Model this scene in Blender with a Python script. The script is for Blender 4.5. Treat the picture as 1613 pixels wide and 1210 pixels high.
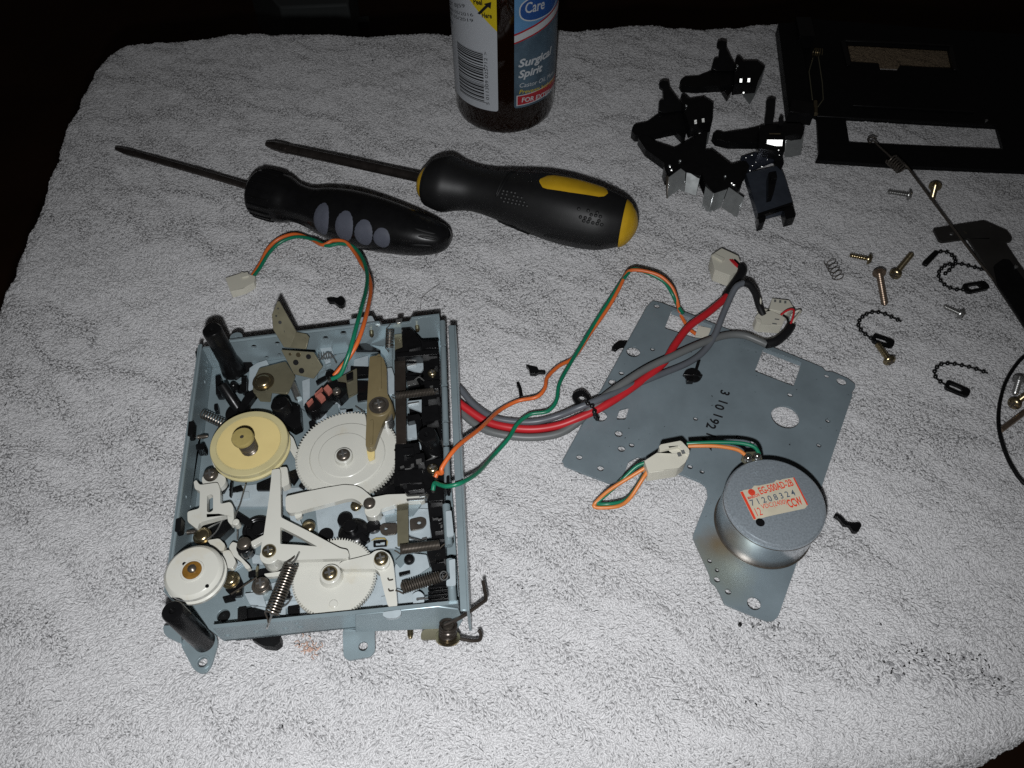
import bpy, bmesh, math, random
import numpy as np
from mathutils import Vector, Matrix
from mathutils.geometry import tessellate_polygon
R_ = math.radians
random.seed(7)
scene = bpy.context.scene
for o in list(bpy.data.objects): bpy.data.objects.remove(o)
COL = scene.collection

# ------------------------------------------------------------------ camera, light, exposure (all lengths below are millimetres, S turns them into metres)
S = 0.001
CAM_H, PITCH, FPX = 300.0, R_(53), 1211.0
FWD = Vector((0, math.cos(PITCH), -math.sin(PITCH)))
RIGHT = Vector((1, 0, 0))
UP = Vector((0, math.sin(PITCH), math.cos(PITCH)))
EYE = Vector((0, 0, CAM_H))
cam = bpy.data.objects.new('camera', bpy.data.cameras.new('camera')); COL.objects.link(cam)
cam.location = EYE * S
cam.rotation_euler = (math.pi / 2 - PITCH, 0, 0)
cam.data.sensor_width = 36.0
cam.data.lens = FPX / 1613.0 * 36.0
cam.data.clip_start = 0.005; cam.data.clip_end = 50.0
scene.camera = cam

world = bpy.data.worlds.new('World'); scene.world = world; world.use_nodes = True
world.node_tree.nodes['Background'].inputs[0].default_value = (1.0, 0.93, 0.9, 1)
world.node_tree.nodes['Background'].inputs[1].default_value = 0.013

# the phone's flash: a small hard lamp a few centimetres below the lens
fl = bpy.data.lights.new('phone_flash', 'SPOT')
fl.energy = 4.95; fl.color = (0.97, 0.985, 1.0); fl.shadow_soft_size = 0.004
fl.spot_size = R_(130); fl.spot_blend = 1.0
flo = bpy.data.objects.new('phone_flash', fl); COL.objects.link(flo)
flo.location = (EYE + RIGHT * -8 + UP * -27) * S
_aim = (FWD + RIGHT * -0.07 + UP * -0.17).normalized()
flo.rotation_euler = _aim.to_track_quat('-Z', 'Y').to_euler()

vs = scene.view_settings
vs.view_transform = 'Standard'; vs.look = 'None'; vs.exposure = 0.0; vs.gamma = 1.0; vs.use_curve_mapping = False
scene.render.engine = 'CYCLES'
scene.cycles.max_bounces = 6; scene.cycles.diffuse_bounces = 3; scene.cycles.glossy_bounces = 3; scene.cycles.transmission_bounces = 5
scene.cycles.caustics_reflective = False; scene.cycles.caustics_refractive = False
scene.cycles.use_denoising = False; scene.cycles.sample_clamp_indirect = 1.5
scene.cycles_curves.shape = 'RIBBONS'

# ------------------------------------------------------------------ from a place in the picture to a point at a known height
def ray(px, py):
    return FWD + RIGHT * ((px - 806.5) / FPX) + UP * ((605.0 - py) / FPX)
def P(px, py, z=3.0):
    d = ray(px, py); return EYE + d * ((z - CAM_H) / d.z)
def PL(px, py, o, n):
    d = ray(px, py); return EYE + d * ((o - EYE).dot(n) / d.dot(n))
def mm(px, py, z=3.0):                     # millimetres that one pixel spans there
    return (P(px, py, z) - EYE).dot(FWD) / FPX

# ------------------------------------------------------------------ materials
def mat(name, col, rough=0.5, metal=0.0, spec=0.5, noise=0.0, nscale=300.0, bump=0.0, bscale=900.0, col2=None, dirt=None, dscale=60.0, dlo=0.6, dhi=0.75, sss=0.0, trans=0.0, ior=1.45, rvar=0.0, coat=0.0):
    m = bpy.data.materials.new(name); m.use_nodes = True
    nt = m.node_tree; b = nt.nodes['Principled BSDF']
    b.inputs['Base Color'].default_value = (*col, 1)
    b.inputs['Roughness'].default_value = rough; b.inputs['Metallic'].default_value = metal
    b.inputs['Specular IOR Level'].default_value = spec
    b.inputs['IOR'].default_value = ior
    if coat: b.inputs['Coat Weight'].default_value = coat; b.inputs['Coat Roughness'].default_value = 0.1
    if trans: b.inputs['Transmission Weight'].default_value = trans
    if sss:
        b.inputs['Subsurface Weight'].default_value = sss; b.inputs['Subsurface Radius'].default_value = (0.002, 0.0018, 0.0014); b.inputs['Subsurface Scale'].default_value = 1.0
    tc = nt.nodes.new('ShaderNodeTexCoord')
    cur = None
    def nz(scale, detail=4.0, rgh=0.6):
        n = nt.nodes.new('ShaderNodeTexNoise'); n.inputs['Scale'].default_value = scale; n.inputs['Detail'].default_value = detail; n.inputs['Roughness'].default_value = rgh
        nt.links.new(tc.outputs['Object'], n.inputs['Vector']); return n
    def mixc(fac, a, bb):
        x = nt.nodes.new('ShaderNodeMix'); x.data_type = 'RGBA'
        nt.links.new(fac, x.inputs['Factor'])
        if isinstance(a, tuple): x.inputs[6].default_value = (*a, 1)
        else: nt.links.new(a, x.inputs[6])
        x.inputs[7].default_value = (*bb, 1); return x.outputs[2]
    def ramp(src, lo, hi):
        r = nt.nodes.new('ShaderNodeMapRange'); r.inputs[1].default_value = lo; r.inputs[2].default_value = hi; nt.links.new(src, r.inputs[0]); return r.outputs[0]
    if noise:
        c2 = col2 or tuple(c * (1 - noise) for c in col)
        cur = mixc(ramp(nz(nscale).outputs['Fac'], 0.35, 0.68), col, c2)
    if dirt:
        cur = mixc(ramp(nz(dscale, 6.0, 0.7).outputs['Fac'], dlo, dhi), cur if cur is not None else col, dirt)
    if cur is not None: nt.links.new(cur, b.inputs['Base Color'])
    if rvar:
        r = nt.nodes.new('ShaderNodeMapRange'); r.inputs[3].default_value = rough - rvar; r.inputs[4].default_value = rough + rvar
        nt.links.new(nz(nscale * 0.6 + 40).outputs['Fac'], r.inputs[0]); nt.links.new(r.outputs[0], b.inputs['Roughness'])
    if bump:
        bp = nt.nodes.new('ShaderNodeBump'); bp.inputs['Strength'].default_value = bump; bp.inputs['Distance'].default_value = 0.0003
        nt.links.new(nz(bscale, 3.0).outputs['Fac'], bp.inputs['Height']); nt.links.new(bp.outputs[0], b.inputs['Normal'])
    return m

MT = {
 'zinc': mat('zinc_plate', (0.27, 0.335, 0.36), 0.36, 0.38, 0.5, noise=0.15, nscale=60, dirt=(0.06, 0.06, 0.06), dscale=300, dlo=0.69, dhi=0.75, rvar=0.1),
 'zincl': mat('zinc_pale', (0.42, 0.48, 0.51), 0.42, 0.2, 0.5, noise=0.15, nscale=150, bump=0.05, dirt=(0.10, 0.10, 0.10), dscale=600, dlo=0.66, dhi=0.76, rvar=0.1),
 'plate': mat('motor_plate_zinc', (0.24, 0.295, 0.325), 0.36, 0.32, 0.5, noise=0.2, nscale=45, bump=0.05, bscale=2500, dirt=(0.035, 0.038, 0.04), dscale=330, dlo=0.665, dhi=0.70, rvar=0.08),
 'motor': mat('motor_steel', (0.41, 0.465, 0.51), 0.26, 0.52, 0.5, noise=0.3, nscale=1300, bump=0.06, bscale=1800, rvar=0.05),
 'can': mat('motor_can_steel', (0.50, 0.54, 0.57), 0.24, 0.8, 0.5, noise=0.12, nscale=200, rvar=0.06),
 'steel': mat('bright_steel', (0.55, 0.55, 0.54), 0.28, 0.9, 0.5, noise=0.2, nscale=300, rvar=0.1),
 'dsteel': mat('dark_steel', (0.15, 0.13, 0.11), 0.3, 0.7, 0.5, noise=0.3, nscale=200, rvar=0.1),
 'bsteel': mat('brown_black_steel', (0.055, 0.045, 0.038), 0.28, 0.5, 0.5, noise=0.3, nscale=120, rvar=0.08),
 'brass': mat('yellow_passivated', (0.46, 0.38, 0.235), 0.24, 0.95, 0.5, noise=0.3, nscale=350, rvar=0.1),
 'olive': mat('olive_passivated', (0.20, 0.185, 0.125), 0.36, 0.45, 0.5, noise=0.25, nscale=90, dirt=(0.06, 0.05, 0.035), dscale=300, dlo=0.64, dhi=0.74, rvar=0.1),
 'copper': mat('coppery_steel', (0.30, 0.225, 0.17), 0.32, 0.8, 0.5, noise=0.3, nscale=500),
 'white': mat('white_nylon', (0.53, 0.525, 0.475), 0.22, 0, 0.55, coat=0.3, noise=0.06, nscale=40, dirt=(0.46, 0.40, 0.28), dscale=38, dlo=0.58, dhi=0.85),
 'cream': mat('yellowed_nylon', (0.66, 0.53, 0.235), 0.28, 0, 0.5, noise=0.12, nscale=40, dirt=(0.30, 0.22, 0.10), dscale=60, dlo=0.66, dhi=0.8),
 'creamr': mat('yellowed_nylon_rim', (0.52, 0.46, 0.25), 0.28, 0, 0.5, noise=0.15, nscale=50),
 'ochre': mat('ochre_hub', (0.34, 0.27, 0.10), 0.4, 0, 0.5, noise=0.25, nscale=160),
 'amber': mat('amber_plastic', (0.17, 0.135, 0.07), 0.35, 0, 0.5, noise=0.25, nscale=60),
 'blk': mat('black_plastic', (0.006, 0.006, 0.0065), 0.26, 0, 0.45, noise=0.3, nscale=200, bump=0.05, rvar=0.08),
 'blkm': mat('black_matt', (0.005, 0.005, 0.0055), 0.5, 0, 0.22, noise=0.3, nscale=200),
 'rubber': mat('black_rubber', (0.0085, 0.0085, 0.009), 0.48, 0, 0.4, noise=0.2, nscale=250, bump=0.08, bscale=1500),
 'dgrey': mat('dark_grey_paint', (0.030, 0.028, 0.026), 0.45, 0.1, 0.4, noise=0.3, nscale=70, dirt=(0.10, 0.08, 0.05), dscale=120, dlo=0.68, dhi=0.8, bump=0.04),
 'greypad': mat('grey_rubber_pad', (0.08, 0.086, 0.11), 0.6, 0, 0.3, noise=0.1, nscale=400),
 'yellow': mat('yellow_plastic', (0.55, 0.33, 0.015), 0.42, 0, 0.4, noise=0.15, nscale=120, dirt=(0.18, 0.10, 0.02), dscale=200, dlo=0.68, dhi=0.78),
 'shaft': mat('blued_shaft', (0.10, 0.085, 0.078), 0.33, 0.8, 0.5, noise=0.45, nscale=180, rvar=0.12),
 'orange': mat('orange_insulation', (0.62, 0.13, 0.028), 0.38, 0, 0.5, noise=0.12, nscale=150),
 'orange2': mat('pale_orange_insulation', (0.60, 0.20, 0.05), 0.38, 0, 0.5, noise=0.12, nscale=150),
 'green': mat('green_insulation', (0.008, 0.16, 0.085), 0.34, 0, 0.5, noise=0.15, nscale=150),
 'red': mat('red_sleeve', (0.46, 0.018, 0.024), 0.40, 0, 0.45, noise=0.12, nscale=100),
 'grey': mat('grey_sleeve', (0.13, 0.135, 0.135), 0.42, 0, 0.45, noise=0.12, nscale=100),
 'grey2': mat('blue_grey_sleeve', (0.10, 0.108, 0.122), 0.38, 0, 0.45, noise=0.12, nscale=100),
 'sleeve': mat('black_heatshrink', (0.008, 0.008, 0.009), 0.5, 0, 0.4, bump=0.1, bscale=700),
 'ivory': mat('ivory_connector', (0.56, 0.54, 0.46), 0.4, 0, 0.45, noise=0.06, nscale=80),
 'pink': mat('salmon_plastic', (0.38, 0.13, 0.10), 0.45, 0, 0.4, noise=0.15, nscale=200),
 'chrome': mat('plated_key_face', (0.42, 0.44, 0.44), 0.2, 0.6, 0.5, noise=0.2, nscale=250, rvar=0.05),
 'tape': mat('dark_bluish_sheet', (0.055, 0.065, 0.085), 0.26, 0.2, 0.5, noise=0.3, nscale=120, bump=0.05),
 'glint': mat('speckled_sheet', (0.06, 0.07, 0.10), 0.14, 0.6, 0.6, noise=0.3, nscale=120, bump=1.0, bscale=260),
 'paper': mat('aged_label_paper', (0.52, 0.47, 0.36), 0.6, 0, 0.3, noise=0.12, nscale=140, dirt=(0.36, 0.28, 0.17), dscale=160, dlo=0.6, dhi=0.78),
 'redink': mat('red_ink', (0.60, 0.05, 0.022), 0.6, 0, 0.3),
 'blueink': mat('blue_grey_ink', (0.075, 0.10, 0.14), 0.6, 0, 0.3),
 'blkink': mat('black_ink', (0.008, 0.008, 0.009), 0.6, 0, 0.3),
 'label': mat('white_label', (0.42, 0.44, 0.47), 0.4, 0, 0.4, noise=0.05, nscale=50),
 'labelgrey': mat('grey_label', (0.075, 0.118, 0.16), 0.38, 0, 0.4, noise=0.35, nscale=110),
 'labelblue': mat('blue_label', (0.11, 0.26, 0.46), 0.38, 0, 0.4, noise=0.2, nscale=40),
 'ovalblue': mat('dark_blue_label', (0.02, 0.07, 0.24), 0.38, 0, 0.4),
 'labelwhite': mat('printed_white', (0.46, 0.48, 0.50), 0.4, 0, 0.4),
 'labelred': mat('printed_red', (0.33, 0.022, 0.03), 0.4, 0, 0.4),
 'labelyel': mat('printed_yellow', (0.55, 0.42, 0.012), 0.4, 0, 0.4),
 'amberglass': mat('amber_glass', (0.008, 0.0028, 0.001), 0.05, 0, 0.5, trans=0.06, ior=1.5),
 'cap': mat('white_cap', (0.6, 0.6, 0.6), 0.4),
 'solder': mat('solder', (0.45, 0.43, 0.40), 0.18, 0.95, 0.5, noise=0.3, nscale=500),
 'grease': mat('brown_grease', (0.20, 0.10, 0.02), 0.2, 0, 0.5, noise=0.4, nscale=300),
 'floor': mat('dark_floor', (0.05, 0.022, 0.010), 0.7, 0, 0.2, noise=0.4, nscale=6),
 'faint': mat('grey_plastic_background', (0.09, 0.10, 0.10), 0.6),
 'lint': mat('pinkish_lint', (0.55, 0.36, 0.28), 0.9),
 'strand': mat('hair_strand', (0.03, 0.02, 0.018), 0.5),
}
# tinted window pane: see-through smoked plastic
def tinted():
    m = bpy.data.materials.new('smoked_window'); m.use_nodes = True; nt = m.node_tree
    b = nt.nodes['Principled BSDF']; nt.nodes.remove(b)
    t = nt.nodes.new('ShaderNodeBsdfTransparent'); t.inputs[0].default_value = (0.76, 0.71, 0.64, 1)
    g = nt.nodes.new('ShaderNodeBsdfGlossy'); g.inputs['Roughness'].default_value = 0.08
    mx = nt.nodes.new('ShaderNodeMixShader'); mx.inputs[0].default_value = 0.05
    nt.links.new(t.outputs[0], mx.inputs[1]); nt.links.new(g.outputs[0], mx.inputs[2]); nt.links.new(mx.outputs[0], nt.nodes['Material Output'].inputs[0])
    return m
MT['smoke'] = tinted()

# ------------------------------------------------------------------ mesh helpers (world millimetres)
class B:
    def __init__(s): s.v = []; s.f = []
    def add(s, vs_, fs):
        n = len(s.v); s.v += [Vector(v) for v in vs_]; s.f += [tuple(i + n for i in f) for f in fs]; return s
    def plate(s, outline, holes=(), t=1.0, o=None, x=None, y=None):
        """flat sheet; outline/holes in 2D of frame (o,x,y), extruded by -t along the normal. Without frame: outline is 3D and horizontal."""
        if o is None:
            z = outline[0].z; o = Vector((0, 0, z)); x = Vector((1, 0, 0)); y = Vector((0, 1, 0))
            outline = [(p.x, p.y) for p in outline]; holes = [[(p.x, p.y) for p in h] for h in holes]
        n = x.cross(y).normalized()
        def area(l): return sum(l[i][0] * l[(i + 1) % len(l)][1] - l[(i + 1) % len(l)][0] * l[i][1] for i in range(len(l)))
        loops = [list(outline) if area(outline) > 0 else list(outline)[::-1]]
        for h in holes: loops.append(list(h) if area(h) < 0 else list(h)[::-1])
        pts = [p for l in loops for p in l]
        tris = tessellate_polygon([[Vector((p[0], p[1], 0)) for p in l] for l in loops])
        N = len(pts)
        top = [o + x * p[0] + y * p[1] for p in pts]; bot = [p - n * t for p in top]
        fs = []
        for a, b, c in tris:
            pa, pb, pc = pts[a], pts[b], pts[c]
            if (pb[0] - pa[0]) * (pc[1] - pa[1]) - (pb[1] - pa[1]) * (pc[0] - pa[0]) < 0: b, c = c, b
            fs.append((a, b, c)); fs.append((c + N, b + N, a + N))
        k = 0
        for l in loops:
            m_ = len(l)
            for i in range(m_):
                a, b = k + i, k + (i + 1) % m_
                fs.append((a, a + N, b + N, b))
            k += m_
        return s.add(top + bot, fs)
    def tube(s, path, r, seg=10, caps=True, rfun=None, flat=1.0):
        path = [Vector(p) for p in path]; n = len(path)
        tang = [(path[min(i + 1, n - 1)] - path[max(i - 1, 0)]).normalized() for i in range(n)]
        ref = Vector((0, 0, 1))
        if abs(tang[0].dot(ref)) > 0.95: ref = Vector((1, 0, 0))
        u = tang[0].cross(ref).normalized(); vs_ = []; fs = []
        for i in range(n):
            u = (u - tang[i] * u.dot(tang[i])).normalized(); w = tang[i].cross(u)
            rr = r if rfun is None else rfun(i / (n - 1)) * r
            for k in range(seg):
                a = 2 * math.pi * k / seg
                vs_.append(path[i] + (u * math.cos(a) + w * math.sin(a) * flat) * rr)
        for i in range(n - 1):
            for k in range(seg):
                a, b = i * seg + k, i * seg + (k + 1) % seg
                fs.append((a, b, b + seg, a + seg))
        if caps: fs.append(tuple(range(seg))[::-1]); fs.append(tuple(range((n - 1) * seg, n * seg)))
        return s.add(vs_, fs)
    def lathe(s, prof, base, axis=(0, 0, 1), seg=32):
        """prof: [(radius, height)] along axis from base"""
        axis = Vector(axis).normalized(); base = Vector(base)
        ref = Vector((1, 0, 0)) if abs(axis.x) < 0.9 else Vector((0, 1, 0))
        u = axis.cross(ref).normalized(); w = axis.cross(u)
        vs_ = []; fs = []
        for r, h in prof:
            for k in range(seg):
                a = 2 * math.pi * k / seg
                vs_.append(base + axis * h + (u * math.cos(a) + w * math.sin(a)) * max(r, 1e-4))
        for i in range(len(prof) - 1):
            for k in range(seg):
                a, b = i * seg + k, i * seg + (k + 1) % seg
                fs.append((a, b, b + seg, a + seg))
        fs.append(tuple(range(seg))[::-1]); fs.append(tuple(range((len(prof) - 1) * seg, len(prof) * seg)))
        return s.add(vs_, fs)
    def sheet(s, pts, t=0.8):
        """polygon sheet through 3D points, thickness t downwards along its normal"""
        pts = [Vector(p) for p in pts]; n = Vector((0, 0, 0)); c = sum(pts, Vector()) / len(pts)
        for i in range(len(pts)): n += (pts[i] - c).cross(pts[(i + 1) % len(pts)] - c)
        n.normalize()
        if n.dot(EYE - c) < 0: pts = pts[::-1]; n = -n
        N = len(pts); q = [p - n * t for p in pts]
        fs = [tuple(range(N)), tuple(range(2 * N - 1, N - 1, -1))] + [(i, i + N, (i + 1) % N + N, (i + 1) % N) for i in range(N)]
        return s.add(pts + q, fs)
    def box(s, c, x, y, z):
        c, x, y, z = (Vector(q) for q in (c, x, y, z)); vs_ = []
        for k in (-1, 1):
            for j, i in ((-1, -1), (-1, 1), (1, 1), (1, -1)): vs_.append(c + x * i + y * j + z * k)
        return s.add(vs_, [(3, 2, 1, 0), (4, 5, 6, 7), (0, 1, 5, 4), (1, 2, 6, 5), (2, 3, 7, 6), (3, 0, 4, 7)])

LOC = {}
def obj(name, b, m, parent=None, bevel=0.0, smooth=40, seg=2):
    me = bpy.data.meshes.new(name)
    if parent is not None and parent.parent is not None and parent.parent.parent is not None: parent = parent.parent   # thing > part > sub-part, no deeper
    root = parent
    while root is not None and root.parent is not None: root = root.parent
    if root is not None: base = LOC[root.name]
    else:
        zs = min(v.z for v in b.v); xs = [v.x for v in b.v]; ys = [v.y for v in b.v]
        base = Vector(((min(xs) + max(xs)) / 2, (min(ys) + max(ys)) / 2, zs))
    me.from_pydata([tuple((v - base) * S) for v in b.v], [], b.f); me.validate(); me.update()
    me.materials.append(MT[m] if isinstance(m, str) else m)
    if smooth:
        me.shade_smooth(); me.set_sharp_from_angle(angle=R_(smooth))
    o = bpy.data.objects.new(name, me); COL.objects.link(o)
    if parent is None: o.location = base * S; LOC[o.name] = base
    else: o.parent = parent
    if bevel:
        md = o.modifiers.new('bevel', 'BEVEL'); md.width = bevel * S; md.segments = seg; md.limit_method = 'ANGLE'; md.angle_limit = R_(40)
        md.harden_normals = False
    return o
def tag(o, label, cat, group=None):
    o['label'] = label; o['category'] = cat
    if group: o['group'] = group
    return o
def thing(name, at, label, cat, group=None):
    o = bpy.data.objects.new(name, None); COL.objects.link(o); o.empty_display_size = 0.01
    o.location = Vector(at) * S; LOC[o.name] = Vector(at)
    return tag(o, label, cat, group)
def rpoly(pts, r, n=5):
    """round the corners of a 2D/3D polygon"""
    out = []; N = len(pts)
    for i in range(N):
        p, a, b = Vector(pts[i]), Vector(pts[i - 1]), Vector(pts[(i + 1) % N])
        rr = r[i] if isinstance(r, (list, tuple)) else r
        da, db = (a - p), (b - p); k = min(rr, da.length * 0.45, db.length * 0.45)
        if k < 0.05: out.append(p); continue
        pa, pb = p + da.normalized() * k, p + db.normalized() * k
        for j in range(n + 1):
            t = j / n; out.append(pa * (1 - t) ** 2 + p * 2 * t * (1 - t) + pb * t * t)
    return out
def circ(c, r, n=20, ph=0.0):
    c = Vector(c); return [c + Vector((math.cos(ph + 2 * math.pi * k / n), math.sin(ph + 2 * math.pi * k / n), 0)) * r for k in range(n)]
def PP(pts, z): return [P(x, y, z) for x, y in pts]
def spline(pts, n=8):
    pts = [Vector(p) for p in pts]; out = []
    for i in range(len(pts) - 1):
        p0, p1, p2, p3 = pts[max(i - 1, 0)], pts[i], pts[i + 1], pts[min(i + 2, len(pts) - 1)]
        for k in range(n):
            t = k / n
            out.append(0.5 * ((2 * p1) + (p2 - p0) * t + (2 * p0 - 5 * p1 + 4 * p2 - p3) * t * t + (3 * p1 - p0 - 3 * p2 + p3) * t ** 3))
    out.append(pts[-1]); return out
def SP(pts, n=8): return spline([P(*p) for p in pts], n)
def helix(p0, p1, r, turns, wire, seg=6, per=12, hooks=True):
    """coil spring between two points, with hook ends"""
    p0, p1 = Vector(p0), Vector(p1); ax = (p1 - p0); L = ax.length; ax.normalize()
    ref = Vector((0, 0, 1)) if abs(ax.z) < 0.9 else Vector((1, 0, 0))
    u = ax.cross(ref).normalized(); w = ax.cross(u)
    n = int(turns * per); path = []
    if hooks: path += [p0 - ax * r * 1.2, p0 - ax * r * 0.6 + u * r * 0.4]
    for i in range(n + 1):
        a = 2 * math.pi * i / per
        path.append(p0 + ax * (L * i / n) + (u * math.cos(a) + w * math.sin(a)) * r)
    if hooks: path += [p1 + ax * r * 0.6 + u * r * 0.4, p1 + ax * r * 1.2]
    return B().tube(path, wire, seg)
def text2d(s, size, shear=0.0, bold=0.0):
    cu = bpy.data.curves.new('txt', 'FONT'); cu.body = s; cu.size = size; cu.shear = shear; cu.offset = bold; cu.resolution_u = 3
    o = bpy.data.objects.new('txt', cu); COL.objects.link(o)
    dg = bpy.context.evaluated_depsgraph_get(); me = bpy.data.meshes.new_from_object(o.evaluated_get(dg))
    v = [(q.co.x, q.co.y) for q in me.vertices]; f = [tuple(p.vertices) for p in me.polygons]
    bpy.data.objects.remove(o); bpy.data.curves.remove(cu); bpy.data.meshes.remove(me)
    return v, f

def rp2(q): return [(v.x, v.y) for v in rpoly([Vector((a, b, 0)) for a, b in q], 8, 4)]
def stain_on(m, at, rad, col, scale=90.0, stretch=(1, 1)):
    """a stain with its own shape soaked into a sheet: at/rad in the object's millimetres"""
    nt = m.node_tree; b = nt.nodes['Principled BSDF']; src = b.inputs['Base Color'].links[0].from_socket
    tc = nt.nodes.new('ShaderNodeTexCoord'); mp_ = nt.nodes.new('ShaderNodeMapping'); mp_.vector_type = 'POINT'
    mp_.inputs['Location'].default_value = (-at.x * S * stretch[0], -at.y * S * stretch[1], 0); mp_.inputs['Scale'].default_value = (stretch[0], stretch[1], 0)
    nt.links.new(tc.outputs['Object'], mp_.inputs['Vector'])
    ln = nt.nodes.new('ShaderNodeVectorMath'); ln.operation = 'LENGTH'; nt.links.new(mp_.outputs[0], ln.inputs[0])
    nz = nt.nodes.new('ShaderNodeTexNoise'); nz.inputs['Scale'].default_value = scale; nz.inputs['Detail'].default_value = 5; nt.links.new(tc.outputs['Object'], nz.inputs['Vector'])
    ad = nt.nodes.new('ShaderNodeMath'); ad.operation = 'MULTIPLY_ADD'; ad.inputs[1].default_value = rad * S * 1.1; nt.links.new(nz.outputs['Fac'], ad.inputs[0]); nt.links.new(ln.outputs['Value'], ad.inputs[2])
    r = nt.nodes.new('ShaderNodeMapRange'); r.inputs[1].default_value = rad * S * .75; r.inputs[2].default_value = rad * S * 1.5; r.inputs[3].default_value = .85; r.inputs[4].default_value = 0; nt.links.new(ad.outputs[0], r.inputs[0])
    x = nt.nodes.new('ShaderNodeMix'); x.data_type = 'RGBA'; x.inputs[7].default_value = (*col, 1); nt.links.new(r.outputs[0], x.inputs['Factor']); nt.links.new(src, x.inputs[6]); nt.links.new(x.outputs[2], b.inputs['Base Color'])

# ------------------------------------------------------------------ the setting: floor far below, towel over a table edge
fl_b = B().plate([Vector((x, y, -420)) for x, y in ((-3000, -1500), (3000, -1500), (3000, 4000), (-3000, 4000))], t=20)
o = obj('floor', fl_b, 'floor'); o['kind'] = 'structure'

rng = np.random.default_rng(11)
# outline of the flat top, inset by the roll-off radius
ROLL = 16.0
edge_px = [(172, 64), (106, 195), (-40, 560), (-190, 1010)]
top_pts = [P(x, y, 0) for x, y in edge_px]
pl = [(p.x, p.y) for p in top_pts]
near = [P(560, 1262, 0), P(1000, 1222, 0), P(1350, 1196, 0), P(1720, 1128, 0)]
pl += [(-250, 52)] + [(p.x, p.y) for p in near]
far = [P(1860, 600, 0), P(1640, 240, 0), P(1530, 52, 0), P(1300, 32, 0), P(800, 43, 0), P(300, 55, 0)]
pl += [(p.x, p.y) for p in far]
POLY = np.array([(v.x, v.y) for v in rpoly([Vector((a, b, 0)) for a, b in pl], 22.0, 6)])
cen = POLY.mean(0)
_c = POLY - cen; POLY = cen + _c * (1 - ROLL / np.linalg.norm(_c, axis=1))[:, None]

_w = [(rng.uniform(0, 2 * math.pi), 2 * math.pi / rng.uniform(lo, hi), rng.uniform(0, 2 * math.pi), a) for lo, hi, a in ((130, 220, 1.1), (120, 200, .9), (70, 110, .9), (60, 100, .75), (40, 60, .7), (30, 50, .55), (20, 30, .40), (15, 22, .22))]
def undul(x, y):
    z = 0
    for th, k, ph, a in _w: z = z + a * np.sin(k * (x * np.cos(th) + y * np.sin(th)) + ph)
    # a soft crease at the left and one near the front edge
    z = z + 2.2 * np.exp(-((y - 300 - 0.25 * (x + 200)) / 14) ** 2) * np.exp(-((x + 265) / 70) ** 2)
    z = z + 1.8 * np.exp(-((y - 232 - 0.2 * (x + 200)) / 12) ** 2) * np.exp(-((x + 215) / 60) ** 2)
    return z * 0.75 - 1.2
def drape(p):
    """flat towel coordinates -> draped position and normal"""
    A = POLY; Bp = np.roll(POLY, -1, 0); D = Bp - A; L2 = (D ** 2).sum(1)
    N = len(p); best = np.full(N, 1e18); q = np.zeros((N, 2)); inside = np.zeros(N, bool)
    for i in range(len(A)):
        t = np.clip(((p - A[i]) @ D[i]) / max(L2[i], 1e-9), 0, 1)
        c = A[i] + t[:, None] * D[i]; d2 = ((p - c) ** 2).sum(1)
        m_ = d2 < best; best[m_] = d2[m_]; q[m_] = c[m_]
        cond = ((A[i, 1] > p[:, 1]) != (Bp[i, 1] > p[:, 1]))
        with np.errstate(divide='ignore', invalid='ignore'):
            xi = A[i, 0] + (p[:, 1] - A[i, 1]) / (Bp[i, 1] - A[i, 1] + 1e-12) * D[i, 0]
        inside ^= cond & (p[:, 0] < xi)
    s = np.sqrt(best); s[inside] = 0
    nrm = np.zeros((N, 2)); ok = s > 1e-6; nrm[ok] = (p[ok] - q[ok]) / s[ok][:, None]
    a = np.clip(s / ROLL, 0, math.pi / 2)
    base = np.where(ok[:, None], q, p)
    xy = base + nrm * (ROLL * np.sin(a))[:, None]
    z = -ROLL * (1 - np.cos(a)) - np.clip(s - ROLL * math.pi / 2, 0, None)
    un = undul(p[:, 0], p[:, 1]); normal = np.concatenate([nrm * np.sin(a)[:, None], np.cos(a)[:, None]], 1)
    pos = np.concatenate([xy, z[:, None]], 1) + normal * un[:, None]
    return pos, normal, s
x0, y0 = POLY.min(0) - 70; x1, y1 = POLY.max(0) + 70
nx, ny = int((x1 - x0) / 4), int((y1 - y0) / 4)
gx, gy = np.meshgrid(np.linspace(x0, x1, nx), np.linspace(y0, y1, ny))
gp = np.stack([gx.ravel(), gy.ravel()], 1)
gpos, gn, gs = drape(gp)
keep = (gs < 66).reshape(ny, nx)
faces = [(j * nx + i, j * nx + i + 1, (j + 1) * nx + i + 1, (j + 1) * nx + i) for j in range(ny - 1) for i in range(nx - 1) if keep[j, i] and keep[j + 1, i] and keep[j, i + 1] and keep[j + 1, i + 1]]
tme = bpy.data.meshes.new('towel'); tme.from_pydata(((gpos - gn * 0.7) * S).tolist(), [], faces); tme.update(); tme.shade_smooth()
MT['towel'] = mat('towel_backing', (0.50, 0.50, 0.505), 0.95, 0, 0.1, bump=0.4, bscale=600)
tme.materials.append(MT['towel'])
towel = bpy.data.objects.new('towel', tme); COL.objects.link(towel); towel['kind'] = 'thing'; towel['category'] = 'towel'; LOC['towel'] = Vector((0, 0, 0))
towel['label'] = 'pale grey-white terry towel spread out under everything'

# pile: short curled terry loops, one curve each
DENS = 1.5
NT = int((x1 - x0) * (y1 - y0) * DENS)
_st = 1 / math.sqrt(DENS); _gx, _gy = np.meshgrid(np.arange(x0, x1, _st), np.arange(y0, y1, _st))      # one loop per weave cell, jittered
rp = np.stack([_gx.ravel(), _gy.ravel()], 1); rp = rp + rng.uniform(-.62, .62, rp.shape) * _st; NT = len(rp)
pos, nor, sd = drape(rp)
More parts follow.
